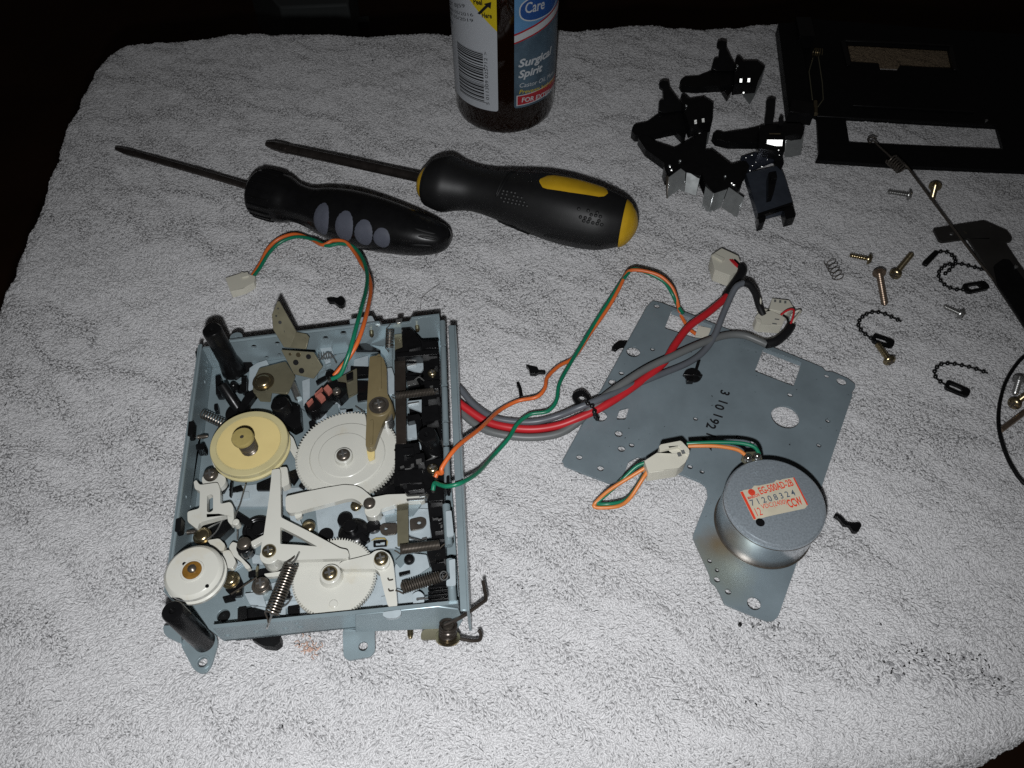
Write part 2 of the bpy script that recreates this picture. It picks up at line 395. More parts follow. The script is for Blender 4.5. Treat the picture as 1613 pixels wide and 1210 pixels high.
# keep only what stands within or near the picture
rel = pos - np.array(EYE); dep = rel @ np.array(FWD)
u = rel @ np.array(RIGHT) / dep * FPX; v = -(rel @ np.array(UP)) / dep * FPX
ok = (sd < 60) & (np.abs(u) < 960) & (np.abs(v) < 740) & (dep > 0)
rp, pos, nor = rp[ok], pos[ok], nor[ok]; N = len(rp)
_fw = [(rng.uniform(0, 2 * math.pi), 2 * math.pi / rng.uniform(lo, hi), rng.uniform(0, 2 * math.pi), a) for lo, hi, a in ((150, 260, 1.5), (80, 140, 1.0), (50, 80, .9), (30, 50, .7), (20, 30, .5), (12, 18, .35))]
th = np.full(N, -0.5)
for a0, k, ph, a in _fw: th += a * np.sin(k * (rp[:, 0] * math.cos(a0) + rp[:, 1] * math.sin(a0)) + ph)
th += rng.normal(0, .45, N)
bend = rng.normal(0, .9, N)
Ln = rng.uniform(2.1, 4.1, N); Ht = rng.uniform(1.2, 2.6, N); K = 5
clump = np.zeros(N)
for _ in range(14):
    a0, k_, p_ = rng.uniform(0, 2 * math.pi), 2 * math.pi / rng.uniform(7, 30), rng.uniform(0, 2 * math.pi)
    clump += np.sin(k_ * (rp[:, 0] * math.cos(a0) + rp[:, 1] * math.sin(a0)) + p_)
clump /= 2.65; Ht = Ht * (1 + .13 * np.clip(clump, -1.6, 1.6)); Ln = Ln * (1 + .12 * np.clip(clump, -1.5, 1.5))
nor = nor / np.linalg.norm(nor, axis=1)[:, None]
ex = np.cross(np.tile([0, 1, 0], (N, 1)), nor); ex /= np.linalg.norm(ex, axis=1)[:, None]; ey = np.cross(nor, ex)
pts = np.zeros((N, K, 3)); cur = np.zeros((N, 2))
lift = rng.uniform(0.55, 1.0, N)
for k in range(K):
    t = k / (K - 1)
    if k:
        a = th + bend * (t - .4) * 2
        cur = cur + np.stack([np.cos(a), np.sin(a)], 1) * (Ln / (K - 1))[:, None]
    h = Ht * (math.sin(math.pi * min(1, (0.08 + 0.66 * t))) * 1.0)
    pts[:, k] = pos + ex * cur[:, :1] + ey * cur[:, 1:] + nor * h[:, None]
hc = bpy.data.hair_curves.new('pile'); hc.add_curves([K] * N)
hc.attributes['position'].data.foreach_set('vector', (pts.reshape(-1, 3) * S).astype(np.float32).ravel())
ra = hc.attributes.get('radius') or hc.attributes.new('radius', 'FLOAT', 'POINT')
prof = np.array([.8, 1.0, 1.0, .9, .5]); rad = (rng.uniform(.34, .49, N)[:, None] * prof[None]) * S
ra.data.foreach_set('value', rad.astype(np.float32).ravel())
# smudges of black crumbs and lint caught in the pile: (px, py, spread px, strength)
stains = [(1425, 1026, 14, .5), (1442, 1030, 10, .4), (1470, 1042, 16, .55), (1480, 1052, 22, .4), (1430, 1053, 20, .35), (1400, 1055, 16, .25), (1373, 1074, 5, .6), (1515, 1030, 14, .5), (1535, 1040, 12, .5), (1500, 1068, 14, .5), (1530, 1065, 16, .5), (1550, 1062, 14, .4), (1555, 1085, 8, .6), (1585, 1078, 8, .6), (1360, 1045, 12, .2), (1470, 985, 6, .3),
 (1200, 983, 12, .7), (1220, 985, 10, .4), (1187, 1112, 10, .3), (1212, 1108, 6, .3), (152, 510, 5, .6), (146, 528, 6, .5), (145, 540, 8, .3), (185, 690, 8, .3), (825, 430, 9, .35), (832, 433, 5, .5), (838, 425, 7, .2), (782, 573, 8, .35), (795, 570, 6, .2), (1088, 396, 5, .4), (480, 930, 5, .2), (470, 1005, 10, .25), (560, 1060, 10, .15), (585, 1150, 14, .06), (590, 1165, 8, .08), (690, 990, 10, .15), (960, 670, 8, .25), (820, 930, 6, .15), (1240, 640, 3, .0), (20, 628, 5, .4), (8, 640, 4, .5), (935, 755, 3, .4), (1390, 985, 5, .2), (650, 92, 8, .35), (590, 90, 7, .5), (905, 760, 3, .4), (1580, 690, 6, .15), (445, 1145, 4, .5)]
tint = np.zeros(N); 
for sx, sy, sr, st in stains:
    c = np.array(P(sx, sy, 1)); w_ = sr * 1.35 * mm(sx, sy, 1)
    d2 = ((pts[:, 2, :2] - c[:2]) ** 2).sum(1) / (w_ * w_)
    tint = np.maximum(tint, np.where(rng.random(N) < np.exp(-d2) * st * 0.45, rng.uniform(.15, .6, N) , 0))
at_ = hc.attributes.new('tint', 'FLOAT', 'CURVE'); at_.data.foreach_set('value', tint.astype(np.float32))
sh = hc.attributes.new('shade', 'FLOAT', 'CURVE'); sh.data.foreach_set('value', rng.uniform(0, 1, N).astype(np.float32))
pm = bpy.data.materials.new('towel_pile'); pm.use_nodes = True; nt = pm.node_tree; b = nt.nodes['Principled BSDF']
b.inputs['Roughness'].default_value = 0.75; b.inputs['Specular IOR Level'].default_value = 0.25
a1 = nt.nodes.new('ShaderNodeAttribute'); a1.attribute_name = 'shade'; a2 = nt.nodes.new('ShaderNodeAttribute'); a2.attribute_name = 'tint'
m1 = nt.nodes.new('ShaderNodeMix'); m1.data_type = 'RGBA'; m1.inputs[6].default_value = (0.635, 0.63, 0.635, 1); m1.inputs[7].default_value = (0.715, 0.71, 0.715, 1); nt.links.new(a1.outputs['Fac'], m1.inputs['Factor'])
m2 = nt.nodes.new('ShaderNodeMix'); m2.data_type = 'RGBA'; m2.inputs[7].default_value = (0.02, 0.02, 0.03, 1); nt.links.new(m1.outputs[2], m2.inputs[6]); nt.links.new(a2.outputs['Fac'], m2.inputs['Factor'])
nt.links.new(m2.outputs[2], b.inputs['Base Color'])
tr = nt.nodes.new('ShaderNodeBsdfTranslucent'); nt.links.new(m2.outputs[2], tr.inputs[0]); mx_ = nt.nodes.new('ShaderNodeMixShader'); mx_.inputs[0].default_value = 0.24
nt.links.new(b.outputs[0], mx_.inputs[1]); nt.links.new(tr.outputs[0], mx_.inputs[2]); nt.links.new(mx_.outputs[0], nt.nodes['Material Output'].inputs[0])
hc.materials.append(pm)
pile = bpy.data.objects.new('pile', hc); COL.objects.link(pile); pile.parent = towel; pile['kind'] = 'stuff'

# black plastic crumbs shed into the pile (uncountable)
crv = random.Random(9); cb = B()
ico = [(0, 0, 1), (.89, 0, .45), (.28, .85, .45), (-.72, .53, .45), (-.72, -.53, .45), (.28, -.85, .45), (.72, .53, -.45), (-.28, .85, -.45), (-.89, 0, -.45), (-.28, -.85, -.45), (.72, -.53, -.45), (0, 0, -1)]
icf = [(0, 1, 2), (0, 2, 3), (0, 3, 4), (0, 4, 5), (0, 5, 1), (1, 6, 2), (2, 7, 3), (3, 8, 4), (4, 9, 5), (5, 10, 1), (6, 7, 2), (7, 8, 3), (8, 9, 4), (9, 10, 5), (10, 6, 1), (11, 7, 6), (11, 8, 7), (11, 9, 8), (11, 10, 9), (11, 6, 10)]
for sx, sy, sr, st in stains:
    for _ in range(int(st * (6 + sr * .7))):
        q = P(crv.gauss(sx, sr * 1.15), crv.gauss(sy, sr * .6), 0); e = drape(np.array([[q.x, q.y]]))[0][0]
        ln_ = crv.uniform(.15, .42); an_ = crv.uniform(0, 6.28); ax_ = Vector((math.cos(an_), math.sin(an_), 0)); by_ = Vector((-ax_.y, ax_.x, 0)); c_ = Vector(e) + Vector((0, 0, crv.uniform(1.7, 2.9)))
        cb.add([c_ + ax_ * (v_[0] * ln_ * 1.7 * crv.uniform(.7, 1.2)) + by_ * (v_[1] * ln_ * .8) + Vector((0, 0, v_[2] * ln_ * .7)) for v_ in ico], icf)
co_ = obj('crumbs', cb, 'blkm', None, 0, 0); co_['kind'] = 'stuff'

# ------------------------------------------------------------------ bottle of surgical spirit
def build_bottle():
    k = mm(795, 190, 3); Rb = 77.5 * k
    front = P(795, 213, 3); c = Vector((front.x, front.y + Rb * 0.93, 3.0))
    t = thing('medicine_bottle', c, 'amber glass bottle with a white barcode label and a blue and grey front label', 'bottle')
    body = B().lathe([(Rb * .80, 0), (Rb * .90, .8), (Rb * .965, 3), (Rb, 7), (Rb, 92), (Rb * .98, 97), (Rb * .86, 104), (Rb * .6, 110), (Rb * .44, 114), (Rb * .42, 124)], c, seg=72)
    obj('body', body, 'amberglass', t, smooth=50)
    cap = B().lathe([(Rb * .47, 0), (Rb * .47, 15), (Rb * .44, 16.5), (Rb * .3, 16.8)], c + Vector((0, 0, 118)), seg=40)
    obj('cap', cap, 'cap', t)
    inner = B().lathe([(Rb * .72, 2.5), (Rb * .9, 6), (Rb * .9, 80)], c, seg=48)
    obj('liquid', inner, MT['spirit'], t)
    def hit(px, py):                              # arc length and height on the glass
        d = ray(px, py); e = EYE - c
        A = d.x ** 2 + d.y ** 2; Bq = 2 * (e.x * d.x + e.y * d.y); C = e.x ** 2 + e.y ** 2 - Rb ** 2
        D = max(Bq * Bq - 4 * A * C, 0); s = (-Bq - math.sqrt(D)) / (2 * A); q = e + d * s
        return math.atan2(q.x, -q.y) * Rb, q.z
    def bend(a, h, r=0.0): return c + Vector((math.sin(a / Rb) * (Rb + r), -math.cos(a / Rb) * (Rb + r), h))
    def patch(name, poly, m, par, r):
        """flat print laid on the glass: polygon of (arc, height), cut into narrow strips"""
        b = B(); xs = [p[0] for p in poly]; lo, hi = min(xs), max(xs); n = max(2, int((hi - lo) / 1.2))
        cuts = sorted(set([lo + (hi - lo) * i / n for i in range(n + 1)] + xs))
        def span(x):
            ys = []
            for i in range(len(poly)):
                (xa, ya), (xb, yb) = poly[i], poly[(i + 1) % len(poly)]
                if xa != xb and min(xa, xb) - 1e-9 <= x <= max(xa, xb) + 1e-9: ys.append(ya + (yb - ya) * (x - xa) / (xb - xa))
            return (min(ys), max(ys)) if ys else (0, 0)
        for i in range(len(cuts) - 1):
            if cuts[i + 1] - cuts[i] < 1e-6: continue
            e = (cuts[i + 1] - cuts[i]) * 1e-4
            a0, a1 = span(cuts[i] + e); b0, b1 = span(cuts[i + 1] - e)
            b.add([bend(cuts[i], a0, r), bend(cuts[i + 1], b0, r), bend(cuts[i + 1], b1, r), bend(cuts[i], a1, r)], [(0, 1, 2, 3)])
        return obj(name, b, m, par, smooth=60)
    def writing(s, p0, p1, m, par, r=.16, shear=0., bold=0., size=None):
        """text from picture point p0 (baseline start) to p1 (baseline end)"""
        a0, h0 = hit(*p0); a1, h1 = hit(*p1)
        v, f = text2d(s, 1.0, shear, bold); w = max(q[0] for q in v)
        L = math.hypot(a1 - a0, h1 - h0); sx = L / w; sy = size or sx; dx, dy = (a1 - a0) / L, (h1 - h0) / L
        return obj('lettering', B().add([bend(a0 + q[0] * sx * dx - q[1] * sy * dy, h0 + q[0] * sx * dy + q[1] * sy * dx, r) for q in v], f), m, par, smooth=0)
    # white back label
    aR = hit(784, 120)[0]; hB = hit(784, 176)[1]; aL = aR - Rb * 2.3
    lab = patch('label', rpolyn([(aL, hB), (aR, hB), (aR, 96), (aL, 96)], 2.0), 'label', t, .06)
    yl = patch('corner_flap', [(hit(740, 0)[0], hit(740, 0)[1]), (aR, hit(783, 50)[1]), (aR, 95), (aR - Rb * 1.0, 95)], 'labelyel', lab, .10)
    # barcode, bars run across the label
    b0, b1 = hit(721, 78)[0], hit(764, 100)[0]; top, bot = hit(762, 84)[1], hit(764, 162)[1]
    rr = random.Random(3); h = bot; bb = 0
    while h < top:
        w = rr.choice((.35, .35, .7, 1.05)) ; g = rr.choice((.35, .4, .7, .9))
        patch('barcode_bar', [(b0, h), (b1 - (1.2 if bb % 9 else 0), h), (b1 - (1.2 if bb % 9 else 0), min(h + w, top)), (b0, min(h + w, top))], 'blkink', lab, .10)
        h += w + g; bb += 1
    writing('5 011309 025712 >', (771, 166), (767, 82), 'blkink', lab, .12, size=3.0)
    writing('LOT 8J59', (707, 5), (733, 12), 'blkink', lab, .12, size=2.8)
    writing('MAN 05/2016', (707, 12), (746, 26), 'blkink', lab, .12, size=2.6)
    writing('EXP 05/2019', (707, 19), (746, 35), 'blkink', lab, .12, size=2.6)
    writing('Peel', (746, 6), (760, 8), 'blkink', yl, .14, bold=.03, size=4.2)
    writing('Here', (759, 27), (775, 29), 'blkink', yl, .14, bold=.03, size=4.0)
    def ar(p): return hit(*p)
    patch('arrow', [ar((752, 21)), ar((756, 23)), ar((771, 9)), ar((767, 6))], 'blkink', yl, .14)
    patch('arrow', [ar((762, 6)), ar((774, 3)), ar((773, 14))], 'blkink', yl, .15)
    # small print and emblem seen edge-on at the left
    for yy in (34, 36, 60, 63, 66, 69, 72, 75):
        a_, h_ = hit(712, yy); patch('small_print', [(a_ - 4, h_), (a_ + 2, h_), (a_ + 2, h_ + .5), (a_ - 4, h_ + .5)], 'blueink', lab, .10)
    a_, h_ = hit(717, 139); patch('emblem', [(a_ - 1.5, h_ - 2.5), (a_ + 1.3, h_ - 2.5), (a_ + 1.3, h_ + 2.5), (a_ - 1.5, h_ + 2.5)], 'blkink', lab, .10)
    # front label: grey lower field, blue upper field, red-edged white band
    fL = hit(810, 100)[0]; fB = hit(811, 171)[1]; fR = fL + Rb * 2.0
    fr = patch('front_label', rpolyn([(fL, fB), (fR, fB), (fR, 96), (fL, 96)], 2.0), 'labelgrey', t, .06)
    def band(y0, y1, m, r, rise):
        a0, h0 = hit(811, y0); a1, h1 = hit(811, y1)
        pts_lo = [(fL + (fR - fL) * i / 8, h1 + rise * (i / 8) ** .8) for i in range(9)]; pts_hi = [(fL + (fR - fL) * i / 8, h0 + rise * (i / 8) ** .8) for i in range(9)]
        return patch('band', pts_lo + pts_hi[::-1], m, fr, r)
    hb = hit(811, 55)[1]
    patch('blue_field', [(fL, hb)] + [(fL + (fR - fL) * i / 8, hb + 12 * (i / 8) ** .8) for i in range(1, 9)] + [(fR, 95.5), (fL, 95.5)], 'labelblue', fr, .09)
    band(54, 70, 'labelred', .12, 12); band(57, 67.5, 'labelwhite', .14, 12)
    ca, ch = hit(848, 11); ov = []
    for i in range(28):
        an = 2 * math.pi * i / 28; ov.append((ca + 3 + 14.5 * math.copysign(abs(math.cos(an)) ** .7, math.cos(an)), ch + 6.6 * math.copysign(abs(math.sin(an)) ** .8, math.sin(an))))
    patch('oval_rim', [(ca + 3 + (x - ca - 3) * 1.05, ch + (y - ch) * 1.1) for x, y in ov], 'labelwhite', fr, .12)
    oval = patch('oval', ov, 'ovalblue', fr, .15)
    writing('Care', (826, 21), (857, 13), 'labelwhite', fr, .2, bold=.012, size=8.4)
    writing('Surgical', (816, 106), (868, 84), 'labelwhite', fr, .16, shear=.22, bold=.03, size=6.8)
    writing('Spirit', (816, 123), (854, 111), 'labelwhite', fr, .16, shear=.22, bold=.03, size=6.6)
    writing('Castor Oil, Meth', (817, 138), (871, 116), 'labelwhite', fr, .16, shear=.15, size=4.0)
    writing('Prevents bed sores', (817, 148), (872, 125), 'labelyel', fr, .16, shear=.1, size=3.9)
    ra, rh = hit(815, 166); rt = hit(815, 152)[1]
    patch('red_panel_rim', [(ra - .6, rh - .5), (ra + 46, rh - .5), (ra + 46, rt + .5), (ra - .6, rt + .5)], 'labelwhite', fr, .10)
    patch('red_panel', [(ra, rh), (ra + 45, rh), (ra + 45, rt), (ra, rt)], 'labelred', fr, .13)
    writing('FOR EXTERNAL', (821, 161), (872, 138), 'labelwhite', fr, .16, bold=.02, size=4.3)
def rpolyn(pts, r): return [(v.x, v.y) for v in rpoly([Vector((a, b, 0)) for a, b in pts], r, 4)]
MT['spirit'] = mat('dark_liquid', (0.015, 0.004, 0.001), 0.1, 0, 0.5)
build_bottle()

# ------------------------------------------------------------------ screwdrivers
def handle(rings, z, seg=40, flat=0.86, flute=0.0, nfl=6):
    """body through picture points (px, py, half width px), lying at height z"""
    pts = [P(x, y, z) for x, y, h in rings]; rad = [h * mm(x, y, z) for x, y, h in rings]
    ax = (pts[-1] - pts[0]).normalized(); side = ax.cross(Vector((0, 0, 1))).normalized(); up = Vector((0, 0, 1))
    # smooth both
    sp = spline([Vector((p.x, p.y, r)) for p, r in zip(pts, rad)], 6); b = B(); n = len(sp)
    vs_ = []; fs = []
    for i, q in enumerate(sp):
        for k in range(seg):
            a = 2 * math.pi * k / seg; r = max(q.z, .05) * (1 + flute * math.cos(nfl * a) * min(1, max(0, (i / n - .25) * 4)) * (1 if i / n < .93 else 0))
            vs_.append(Vector((q.x, q.y, z)) + side * math.cos(a) * r + up * math.sin(a) * r * flat)
    for i in range(n - 1):
        for k in range(seg):
            a, c = i * seg + k, i * seg + (k + 1) % seg
            fs.append((a, a + seg, c + seg, c))
    fs.append(tuple(range(seg))); fs.append(tuple(range((n - 1) * seg, n * seg))[::-1])
    return b.add(vs_, fs), ([Vector((q.x, q.y, z)) for q in sp], [max(q.z, .05) for q in sp], ax, side, up)
def on_handle(fr, t, ang, flat, lift=0.0):
    pts, rad, ax, side, up = fr; i = min(int(t * (len(pts) - 1)), len(pts) - 2); w = t * (len(pts) - 1) - i
    p = pts[i].lerp(pts[i + 1], w); r = rad[i] * (1 - w) + rad[i + 1] * w
    return p + side * math.cos(ang) * (r + lift) + up * math.sin(ang) * (r * flat + lift)
def px_on(fr, flat, px, py):
    """parameters (t, ang) of the handle surface point seen at a picture point"""
    best = None
    for i in range(101):
        for k in range(61):
            t, a = i / 100, math.pi * k / 60 * 1.5 - math.pi * .25
            q = on_handle(fr, t, a, flat) - EYE; d = q.dot(FWD); u = q.dot(RIGHT) / d * FPX + 806.5; v = 605 - q.dot(UP) / d * FPX
            e = (u - px) ** 2 + (v - py) ** 2 + d * 0.02
            if best is None or e < best[0]: best = (e, t, a)
    _, T, A_ = best; best = None
    for i in range(-8, 9):
        for k in range(-8, 9):
            t, a = min(max(T + i * .00125, 0), 1), A_ + k * .01
            q = on_handle(fr, t, a, flat) - EYE; d = q.dot(FWD); u = q.dot(RIGHT) / d * FPX + 806.5; v = 605 - q.dot(UP) / d * FPX
            e = (u - px) ** 2 + (v - py) ** 2
            if best is None or e < best[0]: best = (e, t, a)
    return best[1], best[2]
def pad(fr, flat, quad_uv, lift, n=10):
    """raised soft pad: ellipse in (t, ang) space draped on the handle"""
    t0, a0, dt, da, skew = quad_uv; b = B(); vs_ = []; fs = []; rings = 5; seg = 24
    for j in range(rings):
        q = 1 - j / (rings - 1); h = lift * math.sqrt(max(0, 1 - q ** 4))
        for k in range(seg):
            an = 2 * math.pi * k / seg
            vs_.append(on_handle(fr, t0 + dt * q * math.cos(an) + skew * q * math.sin(an), a0 + da * q * math.sin(an), flat, h - .05))
    for j in range(rings - 1):
        for k in range(seg):
            a, c = j * seg + k, j * seg + (k + 1) % seg
            fs.append((a, c, c + seg, a + seg))
    b.add(vs_, fs); return b

# black driver with grey finger pads
rs1 = [(404, 302, 33), (409, 304, 38), (425, 308, 40), (447, 314, 39), (466, 320, 32), (488, 327, 32), (515, 334, 40), (550, 343, 45), (590, 353, 44.5), (630, 363, 40), (665, 371, 34), (690, 376, 26), (703, 378, 18), (709, 379, 8)]
z1 = 17.0; t = thing('screwdriver', P(560, 345, 3), 'black screwdriver with four grey finger pads on its handle', 'screwdriver', 'screwdrivers')
hb_, fr1 = handle(rs1, z1, flat=.92); obj('handle', hb_, 'blk', t, smooth=60)
for px, py, dt, da in ((505, 347, .029, .70), (541, 358, .027, .60), (572, 368, .026, .53), (601, 376, .024, .44)):
    tt, aa = px_on(fr1, .92, px, py); obj('finger_pad', pad(fr1, .92, (tt, aa, dt, da, 0), .5), 'greypad', t, smooth=60)
for i in range(15):                                   # grip ridges along the back
    tt = .42 + .028 * i
    obj('grip_ridge', B().tube([on_handle(fr1, tt, 1.35 + .06 * j, .92, .12) for j in range(8)], .38, 6), 'blk', t)
for px, py in ((672, 364), (676, 375), (666, 388)):
    tt, aa = px_on(fr1, .92, px, py); obj('end_slot', pad(fr1, .92, (tt, aa, .05, .10, 0), .25), 'blkm', t, smooth=60)
for k in range(14):                                   # ribs of the collar
    a = -.6 + k * .3
    obj('collar_rib', B().tube([on_handle(fr1, .085 + .012 * j, a, .92, .1) for j in range(12)], .55, 6), 'blk', t)
shp = [P(x, y, z) for x, y, z in ((410, 300, z1), (403, 298, z1), (330, 276, 14.5), (214, 243, 11), (196, 238, 10.5), (183, 234, 10))]
sh = B().tube([shp[0], shp[1], shp[2], shp[3]], 1.9, 16); obj('shaft', sh, 'shaft', t)
obj('tip', B().tube([shp[3], shp[3].lerp(shp[4], .6), shp[4], shp[5]], 1.95, 8, rfun=lambda q: (1.05, 1.1, 1.0, .62)[min(3, int(q * 3.01))]), 'shaft', t, smooth=20)

# black and yellow driver
rs2 = [(668, 286, 20), (674, 288, 34), (684, 288, 41), (704, 290, 46), (724, 294, 40), (749, 299, 35.5), (780, 306, 38), (810, 313, 44), (850, 322, 51), (885, 331, 54), (920, 340, 53), (950, 347, 49), (975, 351, 41), (990, 354, 32), (998, 355, 22), (1003, 356, 9)]
z2 = 19.5; t2 = thing('screwdriver', P(840, 320, 3), 'fat black and yellow screwdriver lying in front of the bottle', 'screwdriver', 'screwdrivers')
hb_, fr2 = handle(rs2, z2, flat=.93, flute=.02, nfl=6); obj('handle', hb_, 'rubber', t2, smooth=60)
cl_, _ = handle([(664, 282, 10), (667, 284, 22), (674, 286, 30), (682, 288, 34)], z2, flat=.93); obj('front_ring', cl_, 'yellow', t2, smooth=60)
rs2c = [(981, 352.2, 39.5), (986, 353.3, 36.8), (991, 354.2, 32.6), (998, 355, 23.4), (1003, 356, 11), (1004.6, 356.2, 3)]
ec, _ = handle(rs2c, z2, flat=.93); obj('end_cap', ec, 'yellow', t2, smooth=60)
def strip(fr, flat, p_list, half, lift):
    uv = [px_on(fr, flat, *p) for p in p_list]; uv = [(uv[0][0] + (uv[-1][0] - uv[0][0]) * i / 14, uv[0][1] + (uv[-1][1] - uv[0][1]) * i / 14) for i in range(15)]
    b = B(); vs_ = []; fs = []; m_ = 9
    for i, (tt, aa) in enumerate(uv):
        e = min(i, 14 - i) / 2.2; hw = half * math.sqrt(max(.02, 1 - max(0, 1 - e) ** 2))
        for j in range(m_):
            f_ = (j / (m_ - 1)) * 2 - 1
            vs_.append(on_handle(fr, tt, aa + f_ * hw, flat, lift * math.sqrt(max(0, 1 - f_ ** 6)) * min(1, e + .1) - .1))
    for i in range(14):
        for j in range(m_ - 1):
            a = i * m_ + j; fs.append((a, a + 1, a + m_ + 1, a + m_))
    return b.add(vs_, fs)
obj('yellow_inlay', strip(fr2, .93, [(850, 283), (961, 303)], .40, .6), 'yellow', t2, smooth=60)
obj('grip_panel', strip(fr2, .93, [(783, 308), (828, 317)], .30, .35), 'rubber', t2, smooth=60)
obj('grip_panel', strip(fr2, .93, [(858, 323), (950, 343)], .34, .4), 'rubber', t2, smooth=60)
def outline(p0, p1, half):
    a, b_ = px_on(fr2, .93, *p0), px_on(fr2, .93, *p1); q = []
    for i in range(49):
        an = 2 * math.pi * i / 48; cx = math.copysign(abs(math.cos(an)) ** .5, math.cos(an)); q.append(on_handle(fr2, (a[0] + b_[0]) / 2 + (b_[0] - a[0]) / 2 * 1.12 * cx, (a[1] + b_[1]) / 2 + (b_[1] - a[1]) / 2 * cx + half * math.sin(an), .93, .2))
    obj('panel_edge', B().tube(q, .4, 6), 'rubber', t2, smooth=60)
outline((783, 308), (828, 317), .33); outline((858, 323), (950, 343), .37)
def dots(cx, cy, nx_, ny_, sx, sy, ex, ey):
    for i in range(nx_):
        for j in range(ny_):
            px, py = cx + i * sx + (j % 2) * sx * .5 + j * ex, cy + j * sy + i * ey
            tt, aa = px_on(fr2, .93, px, py); c = on_handle(fr2, tt, aa, .93, .25); nn = (c - on_handle(fr2, tt, aa, .93, -3)).normalized()
            obj('grip_dot', B().lathe([(1.0, -.3), (.9, .35), (.5, .6)], c, nn, 8), 'rubber', t2)
dots(787, 299, 7, 4, 6, 6.2, 1.2, 1.2); dots(912, 329, 5, 4, 7.2, 6.4, 1.2, 1.5)
for i in range(16):
    a_, b_ = px_on(fr2, .93, 857 + i * 5.8, 369 + i * 1.1); 
    obj('grip_ridge', B().tube([on_handle(fr2, a_ + .004 * j, b_ + .05 * j - .1, .93, .1) for j in range(5)], .5, 6), 'rubber', t2)
for i in range(9):
    a_, b_ = px_on(fr2, .93, 783 + i * 5.2, 349 + i * 2.2)
    obj('grip_ridge', B().tube([on_handle(fr2, a_ + .004 * j, b_ + .05 * j - .1, .93, .1) for j in range(5)], .5, 6), 'rubber', t2)
s2 = [P(x, y, z) for x, y, z in ((672, 285, z2), (664, 281, z2), (560, 258, 15.5), (454, 235, 11.5), (432, 229.5, 11), (420, 227, 10.5))]
obj('shaft', B().tube([s2[0], s2[1], s2[2], s2[3]], 2.75, 16), 'shaft', t2)
obj('tip', B().tube([s2[3], s2[3].lerp(s2[4], .4), s2[4], s2[5]], 2.9, 8, rfun=lambda q: (1.05, 1.1, 1.0, .55)[min(3, int(q * 3.01))]), 'shaft', t2, smooth=20)

# ------------------------------------------------------------------ the tape mechanism
ZF, ZR = 12.0, 29.0
deck = thing('tape_mechanism', P(510, 760, 2.0), 'open metal tape mechanism full of white gears, levers and springs', 'mechanism')
_A, _B2, _C, _D, _E = P(316, 543, ZR), P(692, 497, ZR), P(722, 951, 24.5), P(335, 990, 24.5), P(263, 932, ZR)
def zz(p, z): return Vector((p.x, p.y, z))
def pr(name, px, z, t, m, bevel=.25, r=0.6, holes=(), par=None, smooth=40):
    """flat piece traced at height z (top), thickness t; holes: (px, py, radius px) or point lists"""
    hs = []
    for h in holes:
        if isinstance(h, tuple): hs.append(circ(P(h[0], h[1], z), h[2] * mm(h[0], h[1], z), 18))
        else: hs.append(rpoly(PP(h, z), .5, 3))
    return obj(name, B().plate(rpoly(PP(px, z), r, 4), hs, t), m, par or deck, bevel, smooth)
def disc(name, px, py, z, rpx, h, m, par=None, prof=None, seg=40, bevel=0.25, axis=(0, 0, 1)):
    c = P(px, py, z); r = rpx * mm(px, py, z)
    b = B().lathe([(r * a, -h + h * q) for a, q in (prof or ((1, 0), (1, 1)))], c, axis, seg)
    return obj(name, b, m, par or deck, bevel)
def screw(px, py, z, rpx, m, par=None, h=1.6, washer=None, cross=True, neck=4.0, axis=(0, 0, 1), c=None, r=None, sk=0.3):
    c = c or P(px, py, z); r = r or rpx * mm(px, py, z); ax = Vector(axis).normalized()
    b = B().lathe([(r * .45, -neck), (r * .45, -h), (r * .97, -h), (r, -h * .7), (r * .94, -h * .4), (r * .8, -h * .12), (r * .58, .06), (r * .3, .16), (0.01, .19)], c, ax, 24)
    o = obj('screw', b, m, par or deck, smooth=50)
    if washer: obj('washer', B().lathe([(r * 1.0, -h - .6), (r * washer, -h - .6), (r * washer, -h), (r * .9, -h)], c, ax, 26), m, par or deck)
    if cross:
        ref = Vector((math.cos(sk), math.sin(sk), 0)) if abs(ax.z) > .7 else Vector((0, 0, 1)).lerp(Vector((1, 0, 0)), sk).normalized()
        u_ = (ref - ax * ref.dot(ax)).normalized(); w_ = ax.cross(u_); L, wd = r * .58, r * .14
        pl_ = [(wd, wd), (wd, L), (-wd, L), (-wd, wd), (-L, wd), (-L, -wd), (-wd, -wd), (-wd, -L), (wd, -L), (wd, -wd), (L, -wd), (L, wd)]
        obj('cross_recess', B().plate(pl_, t=.5, o=c + ax * .21, x=u_, y=w_), 'steel', o, smooth=0)  # raised cross in bright steel, put in for the glints of the recess
    return o
def gear(name, px, py, z, rpx, h, n, m, th=1.3, par=None, r=None, hole=0):
    c = P(px, py, z); r = r or rpx * mm(px, py, z); out = []
    for i in range(n):
        a = 2 * math.pi * i / n; d = 2 * math.pi / n
        for f_, rr in ((0, r - th), (.22, r - th), (.4, r), (.6, r), (.78, r - th)):
            out.append(c + Vector((math.cos(a + d * f_), math.sin(a + d * f_), 0)) * rr)
    return obj(name, B().plate(out, [], h), m, par or deck, 0, 30)

